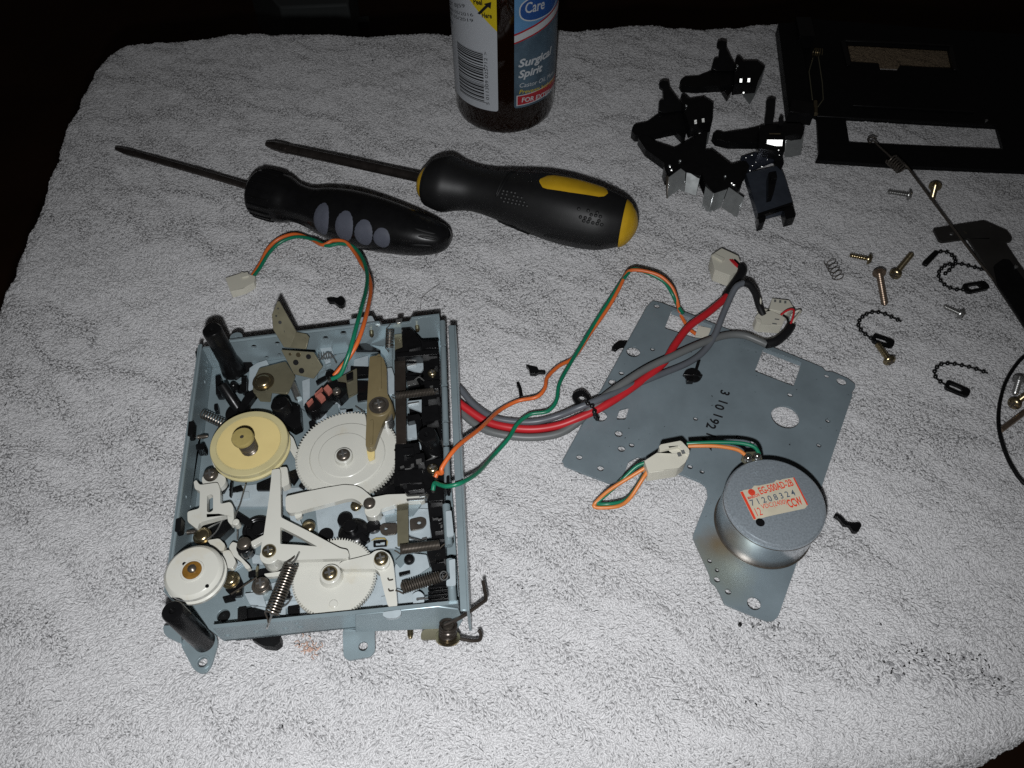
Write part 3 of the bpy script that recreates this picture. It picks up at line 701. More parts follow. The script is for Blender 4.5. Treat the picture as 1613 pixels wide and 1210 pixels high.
# chassis tray
fl_out = rpoly([zz(p, ZF) for p in (_A, _B2, _C, _D, _E)], .5, 2)
obj('chassis_floor', B().plate(fl_out, [circ(P(352, 970, ZF), 10.5 * mm(352, 970, ZF)), circ(P(384, 610, ZF), 4, 10),
    PP([(374, 957), (423, 950), (426, 980), (374, 985)], ZF), PP([(640, 555), (690, 545), (700, 780), (652, 790)], ZF)], 1.5), 'zinc', deck, .2)
obj('underside_frame', B().plate([zz(_A.lerp(_C, .04), 9.5), zz(_B2.lerp(_D, .04), 9.5), zz(_C.lerp(_A, .03), 9.5), zz(_D.lerp(_B2, .02), 9.5), zz(_E.lerp(_B2, .05), 9.5)], [], 8), 'blkm', deck, .5)
def wall(name, p0, p1, z0, z1, holes=(), t=1.2, m='zinc', top=None, flip=False):
    """upright sheet from p0 to p1; holes given as picture points on its face"""
    o_ = zz(p0, z0); x = (zz(p1, z0) - o_); L = x.length; x.normalize(); y = Vector((0, 0, 1)); n = x.cross(y)
    hs = []
    for (hx, hy, hr) in holes:
        q = PL(hx, hy, o_, n) - o_; hs.append([(q.dot(x) + hr * math.cos(a), q.dot(y) + hr * math.sin(a)) for a in [2 * math.pi * k / 14 for k in range(14)]])
    out = top(L) if top else [(0, 0), (L, 0), (L, z1 - z0), (0, z1 - z0)]
    return obj(name, B().plate([(a, b) for a, b in out], hs, t, o_, x, y), m, deck, .2)
wall('side_wall', _E, _A, ZF, ZR, [(326, 571, .8), (324.5, 585, .9), (322.5, 602, .9), (293, 783, .7), (300, 798, .6)], t=1.2)
wall('back_wall', _A, _B2, ZF, ZR, [(400, 546, 1.25), (437, 541, 1.25), (420, 563, 1.0), (440, 559, 1.0), (513, 532.5, 1.35), (541, 524.5, 1.45)], t=1.2,
     top=lambda L: [(0, 0), (L, 0), (L, 17), (L - 13, 17), (L - 14.5, 14.3), (L - 27, 14.3), (L - 28.5, 17), (9, 17), (8, 14), (0, 14)])
wall('front_wall', _D, _C, 10.5, 24.5, [(358.5, 1001, 1.1), (404, 995, 1.1), (450, 990, 1.1), (473, 987.5, 1.1), (467.5, 982, .8), (421, 988, .7)], t=1.4)
# rolled flange along the front wall's rim
obj('rim_flange', B().tube([zz(_E, ZR - .2), zz(_A, ZR - .2)], .75, 8), 'zinc', deck)
obj('rim_flange', B().tube([zz(_A.lerp(_B2, .12), ZR - .2), zz(_A.lerp(_B2, .70), ZR - .2)], .75, 8), 'zinc', deck)
obj('flange_tab', B().plate(rpoly(PP([(550, 503), (586, 497), (592, 509), (552, 513)], ZR - 2), 1, 3), [], .9), 'zincl', deck, .2)
obj('flange_tab', B().plate(rpoly(PP([(590, 508), (600, 505), (601, 511), (592, 513)], ZR - 1), .5, 3), [], .9), 'steel', deck, .2)
obj('flange_tab', B().plate(rpoly(PP([(623, 503), (634, 501), (632, 508), (624, 509)], ZR - 1), .5, 3), [], .9), 'steel', deck, .2)
obj('mount_ear', B().plate(circ(P(372, 531, ZR - 3), 2.9, 24), [circ(P(373, 534, ZR - 3), 1.6, 16)], 1.0), 'zinc', deck, .15)
# thick outer side plate and bent inner rail on the right
_r0 = P(706, 512, ZR)
obj('outer_side_plate', B().plate([_r0, P(716, 512, ZR) * 1, P(736, 962, ZR), P(725, 962, ZR)][::1], [], 1.2), 'zinc', deck, .3)
_q0, _q1 = P(714.5, 512, ZR - 1.2), P(735, 962, ZR - 1.2)
obj('outer_side_plate', B().plate([(0, 0), ((_q1 - _q0).length, 0), ((_q1 - _q0).length, 21), (0, 21)], [[((_q1 - _q0).length * f + .9 * math.cos(a), 15 + 1.6 * math.sin(a)) for a in [2 * math.pi * k / 12 for k in range(12)]] for f in (.62, .7, .78, .86)], 1.0, zz(_q0, ZR - 22.5), (_q1 - _q0).normalized(), Vector((0, 0, 1))), 'zinc', deck, .3)
for y0_, y1_ in ((507, 544), (548, 578), (579, 607), (612, 664), (668, 700), (706, 768)):
    xa, xb = 697 + (y0_ - 507) * .03, 697 + (y1_ - 507) * .03
    obj('side_rail', B().tube([P(xa, y0_, 27), P(xb, y1_, 27)], 1.35, 12, flat=.9), 'zinc', deck)
for y0_, y1_ in ((796, 860), (882, 905), (925, 948)):
    xa, xb = 703 + (y0_ - 800) * .07, 703 + (y1_ - 800) * .07
    obj('side_rail', B().tube([P(xa, y0_, 25), P(xb, y1_, 25)], 1.6, 12), 'zinc', deck)
pr('spring_hook_plate', [(702, 805), (711, 804), (715, 844), (704, 846)], 28, 1.2, 'zincl', .3)
pr('spring_hook_plate', [(707, 882), (717, 880), (718, 922), (703, 923), (703, 914), (709, 912)], 28, 1.2, 'zincl', .3)

# raised zinc plates on the floor
pr('raised_plate', [(345, 770), (410, 762), (425, 770), (505, 766), (505, 797), (348, 798)], 13.2, 1.1, 'zincl', .2)
pr('raised_plate', [(496, 796), (582, 780), (600, 850), (560, 868), (505, 868)], 13.6, 1.2, 'zincl', .2)
pr('raised_plate', [(478, 545), (560, 540), (618, 548), (616, 660), (520, 672), (470, 640), (466, 600)], 14.5, 1.4, 'zinc', .2, holes=([(500, 585), (514, 578), (514, 600), (500, 606)], [(535, 634), (552, 633), (552, 644), (535, 645)]))
pr('raised_plate', [(545, 650), (582, 644), (582, 612), (545, 615)], 16, 1.2, 'zinc', .2)
pr('raised_plate', [(395, 930), (470, 905), (600, 900), (625, 955), (560, 968), (470, 976), (396, 955)], 13.6, 1.3, 'zincl', .2, holes=([(450, 957), (472, 955), (472, 968), (450, 969)],))
pr('raised_plate', [(580, 800), (676, 792), (680, 850), (650, 862), (580, 866)], 16, 1.2, 'zincl', .25, holes=((600, 809, 6),))
pr('raised_plate', [(622, 892), (634, 870), (672, 874), (681, 910), (682, 924), (624, 926)], 17, 1.2, 'zincl', .25, holes=([(630, 905), (645, 901), (645, 904), (630, 908)],))
pr('raised_plate', [(620, 925), (660, 922), (655, 960), (622, 962)], 15, 1.2, 'zincl', .25)
pr('raised_plate', [(640, 800), (676, 802), (678, 846), (664, 849), (644, 842)], 18, 1.1, 'zincl', .3)
pr('stepped_plate', [(395, 934), (430, 930), (432, 944), (394, 947)], 16.5, 1.0, 'zinc', .2)
pr('stepped_plate', [(385, 935), (412, 932), (420, 956), (394, 953)], 17.0, 1.0, 'zincl', .2)
pr('small_plate', [(520, 560), (545, 556), (547, 580), (522, 584)], 17, 1.0, 'zinc', .2)
for q in ([(558, 566), (580, 560), (580, 583), (556, 586)], [(512, 585), (534, 576), (540, 590), (516, 600)]): pr('small_plate', q, 16.2, 1.0, 'zincl', .2)
pr('paint_mark', [(584, 852), (592, 847), (606, 847), (611, 853), (610, 860), (604, 849), (592, 850)], 17.3, .12, 'ochre', 0, .2)
pr('latch_window', [(588, 852), (609, 850), (609, 860), (588, 861)], 17.6, .8, 'blkm', .1, .3, par=None)
pr('latch_tongue', [(592, 856), (606, 854), (606, 858), (592, 859)], 18, .5, 'zincl', .1, .2)

# black blocks drawn where hollows lie in shade, and black mouldings
for nm, q, z, h in (('moulding_recess', [(307, 553), (313, 552), (316, 565), (309, 566)], 17, 4), ('moulding_recess', [(339, 592), (347, 590), (350, 622), (340, 622)], 17, 4),
    ('moulding_recess', [(380, 593), (389, 592), (388, 618), (380, 617)], 16, 3), ('moulding_recess', [(337, 637), (343, 636), (344, 647), (337, 646)], 15, 3),
    ('moulding_recess', [(404, 762), (437, 748), (440, 772), (404, 772)], 14.5, 2), ('moulding_recess', [(360, 770), (380, 764), (384, 772), (362, 776)], 14, 2),
    ('moulding_recess', [(316, 827), (332, 822), (346, 815), (363, 812), (366, 830), (345, 850), (320, 842)], 16, 4),
    ('black_arm', [(372, 805), (398, 822), (394, 832), (368, 816)], 18, 3), ('black_arm', [(388, 620), (402, 612), (404, 620), (382, 650), (372, 646)], 17, 3),
    ('moulding_recess', [(440, 840), (456, 834), (462, 846), (448, 858)], 15, 3), ('moulding_recess', [(375, 957), (388, 955), (389, 980), (374, 983)], 15, 4), ('moulding_recess', [(388, 960), (420, 952), (424, 975), (390, 980)], 13, 3),
    ('moulding_recess', [(391, 900), (424, 894), (425, 908), (391, 910)], 14, 2), ('moulding_recess', [(428, 892), (455, 884), (452, 900), (432, 903)], 15, 3),
    ('moulding_recess', [(355, 905), (376, 903), (383, 918), (381, 938), (366, 940), (355, 930)], 14, 2), ('moulding_recess', [(560, 528), (568, 536), (600, 552), (560, 552)], 16, 3),
    ('moulding_recess', [(552, 577), (582, 578), (582, 590), (552, 592)], 18, 3), ('moulding_recess', [(562, 600), (580, 600), (580, 620), (562, 618)], 18, 3),
    ('moulding_recess', [(596, 844), (606, 842), (610, 862), (597, 862)], 13.9, 1), ('moulding_recess', [(453, 955), (472, 952), (472, 966), (453, 967)], 14.5, 2)):
    pr(nm, q, z, h, 'blk', .3)
# black right-hand column with its crosspieces
pr('black_column', [(632, 516), (648, 515), (664, 536), (690, 535), (692, 562), (622, 566), (622, 552), (634, 548)], 25, 10, 'blk', .5)
pr('black_column', [(666, 560), (692, 558), (694, 625), (672, 628), (668, 605)], 25, 9, 'blk', .5, holes=())
pr('black_column', [(664, 620), (694, 616), (696, 690), (690, 700), (672, 690), (664, 660)], 22, 8, 'blk', .5)
pr('black_column', [(622, 700), (660, 698), (664, 728), (700, 720), (702, 762), (672, 776), (640, 778), (632, 765), (620, 765), (622, 730)], 24, 10, 'blk', .5)
pr('black_column', [(672, 775), (698, 768), (702, 850), (680, 850), (674, 800)], 23, 9, 'blk', .5)
pr('black_column', [(680, 850), (700, 846), (708, 960), (676, 962), (684, 925), (681, 900), (672, 870)], 22, 9, 'blk', .5)
for y_ in (925, 932, 939, 946, 953): pr('cooling_rib', [(674, y_), (706, y_ - 3), (706, y_), (674, y_ + 3)], 24, 2, 'blk', .2, .2)
for q, z in (([(641, 571), (656, 570), (657, 566), (668, 566), (669, 578), (662, 587), (641, 580)], 21), ([(642, 632), (669, 629), (669, 640), (664, 648), (642, 640)], 21), ([(652, 698), (662, 696), (664, 706), (654, 708)], 20), ([(641, 668), (655, 666), (657, 690), (642, 692)], 19)):
    pr('pawl', q, z, 1.2, 'zincl', .25)
for q in ([(640, 575), (656, 572), (656, 574), (640, 577)], [(641, 601), (656, 598), (659, 604), (642, 608)], [(642, 635), (660, 632), (660, 634), (642, 637)]): pr('bright_edge', q, 22, .8, 'steel', .2, .2)
for q in ([(640, 592), (660, 590), (660, 597), (640, 600)], [(640, 655), (660, 652), (664, 660), (642, 665)], [(640, 586), (664, 588), (664, 592), (640, 592)]): pr('black_crosspiece', q, 22, 6, 'blk', .4)
obj('dark_slide_bar', B().plate(rpoly(PP([(621, 566), (638.5, 566), (640, 699), (624, 700)], 23.5), .4, 2), [], 1.4), 'bsteel', deck, .25)
obj('dark_slide_bar', B().plate(rpoly(PP([(621, 527), (637, 525), (637, 553), (622, 554)], 22), .4, 2), [], 1.4), 'olive', deck, .25)
pr('slide_guide', [(610, 580), (617, 579), (621, 592), (621, 620), (612, 622)], 19, 2, 'zincl', .3)
pr('slide_guide', [(608, 626), (618, 620), (620, 660), (612, 668)], 18, 2, 'zinc', .3)
obj('bent_strip', B().sheet([P(625, 793, 20), P(643.5, 791, 20), P(643, 803, 24), P(625, 805, 24)], .9), 'olive', deck, .2)
obj('bent_strip', B().plate(rpoly(PP([(625, 805), (643, 803), (643.5, 858), (626, 860)], 24), .3, 2), [], .9), 'olive', deck, .2)
for q, h in (([(598, 829), (603, 825), (625, 824), (625, 841), (606, 843), (599, 839)], (607.5, 833, 3)), ([(645, 818), (663, 814), (671, 817), (672, 825), (666, 832), (646, 836)], (660, 823.5, 3.2))):
    pr('strip_ear', q, 19.5, .9, 'dsteel', .2, 1.0, holes=(h,))

# gears and wheels
g1 = gear('toothed_wheel', 547, 715, 19, 81, 2.6, 96, 'white', .9)
disc('wheel_disc', 547, 715, 19.7, 60, .8, 'white', g1, ((1, 0), (.97, 1)), 48)
disc('wheel_hub', 540.5, 717, 22.5, 14, 4, 'white', g1, ((1.05, 0), (1, 1)), 28)
disc('wheel_well', 543, 716, 20.0, 42, .4, 'white', g1, ((1, 0), (.97, 1)), 40)
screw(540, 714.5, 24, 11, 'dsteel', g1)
for i in range(4): disc('grease_bead', 623 + (i % 2) * 3, 708 + i * 7.5, 19.5, 3.4 - .3 * i, 1.6, 'solder', g1, ((.4, 0), (1, .4), (.7, .85), (.2, 1)), 10, 0)
g3 = gear('toothed_wheel', 540, 889, 17.6, 43, 2.2, 40, 'white', 1.1)
g2 = gear('toothed_wheel', 526, 908, 20, 66, 2.4, 90, 'white', .9)
disc('wheel_hub', 520, 904, 23, 17, 3.5, 'white', g2, ((1.15, 0), (1, .6), (.95, 1)), 28)
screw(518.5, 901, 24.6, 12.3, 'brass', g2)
disc('wheel_boss', 525, 951, 20.6, 7, .8, 'white', g2, None, 18)
# cream reel wheel with sprung ochre hub
c = P(392, 697, 26); k = mm(392, 697, 26); r = 60.5 * k
reel = obj('reel_wheel', B().lathe([(r * .93, -5.6), (r * 1.0, -5.4), (r * 1.01, -4.2), (r * .96, -3.8), (r * .96, -2.4), (r * 1.0, -2.2), (r * 1.0, -.4), (r * .985, 0), (r * .84, 0), (r * .835, -.35), (r * .815, -.35), (r * .81, .0)], c, seg=72), 'creamr', deck, smooth=30)
obj('reel_face', B().lathe([(r * .81, -1), (r * .81, .05), (r * .2, .05)], c, seg=64), 'cream', reel)
hp0, hp1 = P(394.5, 708, 26), P(381, 688, 36.5)
obj('hub_spring', helix(hp0, hp0.lerp(hp1, .75), 3.2, 6, .5, 6, 14, False), 'dsteel', reel)
obj('hub_pin', B().tube([hp0, hp1], 2.6, 16), 'dsteel', reel)
hax = (hp1 - hp0).normalized()
obj('hub', B().lathe([(4.3, -2.2), (4.45, -1.6), (4.45, -.4), (4.2, 0), (.8, .05), (.75, -.6), (.01, -.6)], hp1, hax, 30), 'ochre', reel)
# white grooved wheel at the corner
c = P(303, 899, 33); r = 44.5 * mm(303, 899, 33)
wh = obj('grooved_wheel', B().lathe([(r * .8, -6.5), (r * 1.04, -6.2), (r * 1.06, -4.6), (r * .98, -4.2), (r * .98, -3.2), (r * 1.03, -3), (r * 1.03, -1.4), (r * .97, -.5), (r * .9, 0), (r * .42, 0), (r * .40, .35), (r * .36, .35)], c, seg=64), 'white', deck, smooth=30)
obj('bush', B().lathe([(r * .34, -.5), (r * .34, .5), (r * .28, .75), (r * .2, .5)], c, seg=28), 'grease', wh)
obj('axle', B().lathe([(r * .15, -.5), (r * .15, 1.2), (r * .08, 1.9), (0.01, 2.0)], c + Vector((0, .4, 0)), seg=16), 'dsteel', wh)
for px, py in ((290, 888), (326, 923)): disc('peg_hole', px, py, 33.25, 3, .3, 'blkm', wh, None, 12, 0)
# black wheels
disc('black_wheel', 405, 833, 16, 24, 2.5, 'blk', None, ((1, 0), (1, .8), (.93, 1), (.75, .9), (.7, .6)), 40)
disc('black_wheel', 408, 832, 16.6, 12, 3, 'blk', None, None, 24)
kn = disc('black_knob', 556, 836, 19, 25, 5, 'blk', None, ((1, 0), (1, .6), (.8, .9), (.5, 1)), 40)
disc('knob_lobe', 543, 818, 20.5, 12, 5, 'blk', kn, None, 22); disc('knob_cap', 551, 828, 22, 11, 5, 'blk', kn, None, 22)
pr('knob_arm', [(560, 845), (570, 838), (583, 850), (576, 854)], 20, 2, 'blk', .3, par=kn)
disc('black_wheel', 513, 842, 14.6, 12, 2, 'blk', None, None, 24); disc('black_wheel', 588, 828, 18, 11, 3, 'blk', None, None, 24)
disc('black_wheel', 375, 650, 15, 20, 3, 'blk', None, None, 30); disc('black_ball', 644, 879, 20, 9, 3, 'blk', None, ((.7, 0), (1, .4), (.8, .85), (.3, 1)), 20)

# white levers
pr('white_bracket', [(305, 759), (309, 756), (314.5, 764), (343, 760), (347, 774), (347, 794), (363, 790.5), (367.5, 798), (368.5, 818), (365, 828), (359, 822), (358, 811), (314, 823), (311, 834), (295.5, 822), (295, 806), (314, 801), (315, 773), (307, 771)], 24, 3, 'white', .5, 1.0, holes=([(326, 781), (331, 778), (335.5, 780), (335.5, 804), (330, 807.5), (326, 806)],))
pr('white_clip', [(318, 750), (342, 744), (356, 752), (355, 762), (342, 772), (318, 762)], 20.5, 3, 'white', .5, 1.5)
disc('lever_peg', 371, 822, 25, 5.5, 4, 'white', None, None, 18)
lv = pr('white_frame_lever', [(428, 740), (441, 738), (442, 781), (442.5, 815), (490, 839), (536, 864), (547, 866), (549.5, 872), (549, 879.5), (500, 881), (466, 882), (446, 884), (432, 880), (421, 881), (411, 874), (411, 863), (416, 838), (424, 783), (427, 755)], 25, 2.6, 'white', .5, .9, holes=([(441.5, 830), (470, 844.5), (500, 861), (470, 858.5), (441.5, 857)],))
disc('lever_boss', 425, 873, 24.8, 16, 8, 'white', lv, None, 26)
pr('lever_step', [(428, 738), (452, 735), (456, 762), (443, 768), (441, 748)], 22, 4, 'white', .5, 1, par=lv)
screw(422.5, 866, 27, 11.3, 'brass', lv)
bl = pr('white_curved_lever', [(449.5, 782), (480, 775), (512, 768.5), (542, 763.5), (560, 765), (570, 769.5), (580, 778), (588, 786), (588, 798), (576, 801), (566, 790), (556, 785), (545, 786), (510, 795.5), (480, 803), (472, 806), (456, 808.5), (450, 804)], 23, 2.8, 'white', .6, 1.2)
pr('lever_pawl', [(462, 806), (474, 804), (476, 813), (466, 818)], 21, 2, 'white', .4, .8, par=bl)
sl = pr('white_slide_arm', [(584, 784), (610, 779), (640, 778), (662, 774.5), (667, 778), (670, 788), (662, 790), (640, 791), (620, 796), (600, 802), (588, 800)], 21.5, 3, 'white', .5, 1.0)
disc('lever_boss', 587, 803, 21.4, 13, 7, 'white', sl, None, 22)
screw(581, 791, 25.2, 9.6, 'dsteel', bl, cross=False)
vl = pr('white_vee_lever', [(534, 888), (540, 884), (562, 879), (584, 873), (590, 868), (602, 866), (613, 872), (619, 884), (621, 900), (624, 930), (626, 955), (619, 960), (611, 955), (603, 925), (598, 903), (592, 896), (584, 896), (540, 896.5), (535, 893)], 23.5, 3, 'white', .6, 1.2)
disc('lever_boss', 601, 884, 25, 13, 8, 'white', vl, None, 26)
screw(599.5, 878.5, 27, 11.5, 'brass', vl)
for px, py in ((605, 887), (613, 911), (614, 928)): obj('wire_end', B().tube(SP([(px + 6, py + 2, 24.5), (px, py + 3, 24.8), (px - 2, py, 24.2)], 4), .28, 6), 'dsteel', vl)
# small white fingers near the corner wheel
pr('white_finger', [(326, 851), (345, 848), (355, 858), (352, 868), (338, 866)], 22, 2.5, 'white', .5, 1)
pr('white_finger', [(350, 868), (362, 866), (372, 885), (366, 896), (356, 894)], 22, 2.5, 'white', .5, 1)
pr('white_finger', [(360, 862), (366, 853), (376, 857), (374, 872), (392, 890), (395, 894), (388, 897), (380, 885), (366, 875)], 20, 2.5, 'white', .5, 1)
pr('white_finger', [(392, 855), (416, 842), (418, 850), (398, 862)], 20, 2, 'white', .4, .8)
pr('white_finger', [(415, 904), (448, 899), (450, 907), (420, 909)], 17.5, 2, 'white', .4, .8)
pr('white_finger', [(332, 704), (340, 694), (350, 730), (338, 738), (332, 722)], 18, 3, 'white', .5, 1); pr('white_finger', [(452, 680), (462, 690), (470, 712), (464, 722), (455, 706)], 19, 3, 'white', .5, 1)
# amber lever
al = pr('amber_lever', [(582, 562), (594, 560), (597, 556.5), (600, 561), (604, 564), (609, 580), (610, 620), (617, 634), (617, 645), (604, 664), (597, 682), (590, 703), (583, 706), (576, 704), (576, 690), (578, 640), (580.5, 592)], 26, 3.4, 'amber', .6, 1.0)
pr('lever_rib', [(594, 562), (600, 562), (601, 610), (595, 612)], 27.2, 1.4, 'amber', .4, .5, par=al)
pr('lever_rib', [(583, 662), (588, 661), (587, 698), (582, 700)], 27, 1.2, 'amber', .4, .5, par=al)
disc('lever_boss', 598, 640, 26.4, 20, 8, 'amber', al, ((1.06, 0), (1.02, .9), (.9, 1)), 30)
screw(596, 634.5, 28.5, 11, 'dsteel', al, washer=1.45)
pr('clear_peg', [(576, 700), (590, 700), (590, 720), (580, 724)], 22, 2, 'cream', .4, .8)

# posts
def post(p0, p1, r, name='black_post', flare=0.0, m='blk'):
    p0, p1 = Vector(p0), Vector(p1); L = (p1 - p0).length
    o = obj(name, B().lathe([(r * (1 + flare), 0), (r * (1 + flare * .5), L * .18), (r * 1.02, L * .3), (r, L - .6), (r * .9, L), (r * .3, L), (r * .25, L - 1.2), (.01, L - 1.2)], p0, p1 - p0, 30), m, deck)
    return o
po = post(P(369, 584, ZF), P(333, 519, 41), 15.2 * mm(333, 519, 41), flare=.35)
obj('post_fin', B().sheet([P(352, 572, 20), P(396, 570, ZF + .6), P(402, 578, ZF + .6), P(372, 600, ZF)], 1.4), 'blk', po, .3)
post(P(322, 1012, ZF), P(271, 962, 43), 17.5 * mm(271, 962, 43))
post(P(689, 722, 15), P(672, 684, 33), 15.5 * mm(672, 684, 33))
obj('clip_wire', B().tube(SP([(662, 732, 22), (678, 724, 22), (692, 715, 22), (697, 706, 22), (698, 695, 22)], 5), .55, 6), 'steel', deck)
obj('clip_wire', B().tube(SP([(638, 739, 25), (646, 738, 25), (652, 734, 25)], 4), .35, 6), 'steel', deck)
post(P(376, 645, ZF + 2), P(349, 605, 23), 8.2 * mm(349, 605, 23), flare=.15); disc('black_ball', 366, 604, 19, 7, 6, 'blk', None, ((.5, 0), (1, .3), (1, .6), (.6, .95), (.1, 1)), 18)
post(P(459, 668, ZF + 1), P(440, 635, 27), 15 * mm(440, 635, 27)); pr('moulding_recess', [(448, 632), (472, 640), (474, 670), (462, 676), (450, 668)], 22, 5, 'blk', .5)

# brass-coloured head bracket
bk = obj('head_bracket', B().plate(rpoly(PP([(398, 612), (400, 597), (408, 580), (450, 569), (465, 593), (453, 620), (430, 618), (398, 616)], 19), 1, 3), [], 1.0), 'olive', deck, .2)
obj('bracket_arm', B().sheet([P(442.5, 551, 27), P(494, 555, 27), P(508, 578, 22), P(494, 597, 18), P(463, 590, 18.5)], 1.0), 'olive', bk, .2)
obj('bracket_arm', B().sheet([P(447, 547, 28), P(457, 548, 28), P(482, 550, 28), P(487, 531, 31), P(483, 526, 31.8), P(467, 523, 32)], 1.0), 'olive', bk, .2)
obj('bracket_arm', B().sheet([P(447, 547, 28), P(457, 548, 28), P(467, 523, 32), P(440, 475, 42), P(437, 474, 42), P(428, 496, 37), P(430, 519, 33)], 1.0), 'olive', bk, .2)
obj('bracket_foot', B().sheet([P(398, 617, 18.4), P(428, 619, 18.4), P(426, 634, 13), P(410, 633, 13)], .9), 'olive', bk, .2)
for px, py, z, rr in ((438, 486, 39.6, 1.5), (441, 508, 35.6, 3), (450, 522, 33, 3), (435, 498, 37.3, 1.6)):
    n_ = (P(440, 475, 42) - P(447, 547, 28)).cross(P(467, 523, 32) - P(447, 547, 28)).normalized(); n_ = n_ if n_.dot(EYE) > 0 else -n_
    obj('bracket_hole', B().lathe([(rr * .26, -.2), (rr * .26, .08)], PL(px, py, P(447, 547, 28), n_), n_, 12), 'blkm', bk, 0)
n_ = (P(494, 555, 27) - P(442.5, 551, 27)).cross(P(494, 597, 18) - P(442.5, 551, 27)).normalized(); n_ = n_ if n_.z > 0 else -n_
for px, py, rr, mm_ in ((457, 558, 2.3, 'brass'), (470, 559, 3.8, 'brass'), (486, 562, 4, 'blkm'), (466, 571, 4.4, 'blkm'), (475, 584, 4.4, 'blkm')):
    obj('bracket_hole', B().lathe([(rr * .3, -.2), (rr * .3, .12)], PL(px, py, P(442.5, 551, 27), n_), n_, 14), mm_, bk, 0)
screw(413, 598, 22.5, 12.5, 'brass', bk, washer=1.35, cross=False)
pr('pivot_plate', [(391, 615), (393, 580), (404, 572), (420, 567), (424, 576), (402, 592), (400, 617)], 14, 1.2, 'zincl', .2)
obj('white_roller', B().tube([P(461, 604, 16), P(470, 628, 15)], 1.6, 12), 'steel', deck)
# erase head switch with the salmon blocks
hd = pr('head_switch', [(478, 640), (500, 619), (516, 602), (530, 597), (532, 612), (516, 630), (500, 646), (488, 650)], 23, 7, 'blk', .4)
for q in ([(509, 612), (516, 605.5), (523, 613.5), (516.5, 620)], [(497, 624), (505, 617.5), (512.5, 625.5), (505, 632)], [(482, 635), (491, 627), (493, 629), (485, 638)], [(495, 621), (507, 610), (508, 611.5), (496, 623)]): pr('salmon_block', q, 25, 3, 'pink', .25, .3, par=hd)
pr('head_mount', [(527, 602), (545, 604), (547, 618), (535, 630), (523, 620)], 24, 5, 'blk', .5, par=hd); screw(529.5, 614, 26, 7, 'dsteel', hd)
pr('head_plate', [(532, 596), (562, 580), (563, 618), (537, 632)], 20, 1.2, 'olive', .25, par=hd)
obj('solder_joint', B().tube([P(517, 601, 26), P(525, 596, 26)], 1.0, 10), 'solder', hd); disc('black_ball', 519, 589, 24, 7, 6, 'blk', hd, None, 16)
# screws
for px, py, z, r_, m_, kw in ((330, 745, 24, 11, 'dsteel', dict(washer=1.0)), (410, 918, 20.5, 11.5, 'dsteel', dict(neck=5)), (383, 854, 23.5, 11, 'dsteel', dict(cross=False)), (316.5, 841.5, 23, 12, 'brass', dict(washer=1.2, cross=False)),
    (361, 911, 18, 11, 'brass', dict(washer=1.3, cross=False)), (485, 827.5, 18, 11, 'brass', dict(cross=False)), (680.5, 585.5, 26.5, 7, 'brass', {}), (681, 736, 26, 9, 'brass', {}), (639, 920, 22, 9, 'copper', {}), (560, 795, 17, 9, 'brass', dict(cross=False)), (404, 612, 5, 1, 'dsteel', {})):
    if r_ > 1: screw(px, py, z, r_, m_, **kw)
def stud(px, py, o_, n, r, L, m='brass'):
    c = PL(px, py, o_, n); return obj('stud', B().lathe([(r, 0), (r, .5), (r * .9, .7), (r, 1.1), (r * .9, 1.4), (r, 1.8), (r * .9, 2.1), (r, 2.5), (r * .6, L)], c, n, 14), m, deck)
n_back = Vector((_B2.y - _A.y, -(_B2.x - _A.x), 0)).normalized()
for px, py in ((585, 522), (657, 514)): stud(px, py, _A, n_back, 1.1, 3.4)
n_left = Vector((1, .14, 0)).normalized()
for px, py in ((312, 689), (295, 839)): stud(px, py, P(303, 639, ZR), n_left, 1.0, 4.2, 'dsteel')
# front-wall screws, brackets and the big torsion spring
n_fr = Vector((_C.y - _D.y, -(_C.x - _D.x), 0)).normalized()
for px, py, r_ in ((584, 981, 2.2), (673, 972, 2.2)):
    c = PL(px, py, _D, n_fr) + n_fr * 1.6; screw(0, 0, 0, 0, 'brass', None, c=c, r=r_, axis=n_fr, neck=2)
c = PL(646, 988, _D, n_fr); stud(646, 990, _D, n_fr, 1.2, 4)
pr('mount_tab', [(539.5, 993), (548, 990), (590, 988), (590.5, 1026), (583, 1034), (548, 1040), (541, 1034)], 7, 1.4, 'zinc', .35, 1.2, holes=((572, 1018, 7.5),))
obj('tab_bend', B().sheet([P(540, 993, 7), P(590, 988, 7), P(590, 972, 20), P(563, 974, 20)], 1.2), 'zinc', deck, .2)
obj('rim_plate', B().sheet([P(560, 969.5, 24.2), P(690, 955.5, 24.2), P(722, 960, 22.5), P(729, 978, 16), P(722, 990, 12), P(560, 996, 12)], .8), 'zinc', deck, .3)
pr('hole_lip', [(603, 964), (632, 960), (632, 968), (625, 973), (610, 974), (603, 970)], 25.2, 2.0, 'zincl', .4, 1.2)
pr('mount_lug', [(288, 1006), (340, 998), (343, 1012), (333, 1047), (325, 1059), (316, 1061), (305, 1055), (285, 1017)], 6, 1.4, 'zinc', .35, 1.6, holes=((319, 1043.5, 7.5),))
obj('lug_rim', B().plate(circ(P(319, 1043.5, 6.4), 2.75, 26), [circ(P(319, 1043.5, 6.4), 1.95, 22)], .5), 'zinc', deck, .15)
pr('mount_lug', [(257, 985), (284, 980), (286, 1014), (262, 1003), (257, 995)], 8, 1.4, 'zinc', .35, 1.4)
obj('rubber_foot', B().plate(rpoly(PP([(395, 1006), (441, 1000), (441, 1012), (432, 1019), (414, 1017)], 6.5), .5, 2), [], 5), 'blkm', deck, .4)
tsc = P(706, 996, 16); tse = P(703, 1009, 14)
sp_ = obj('torsion_spring', helix(P(706, 984, 20), P(705, 1002, 15), 2.9, 4.5, .62, 8, 16, False), 'bsteel', deck)
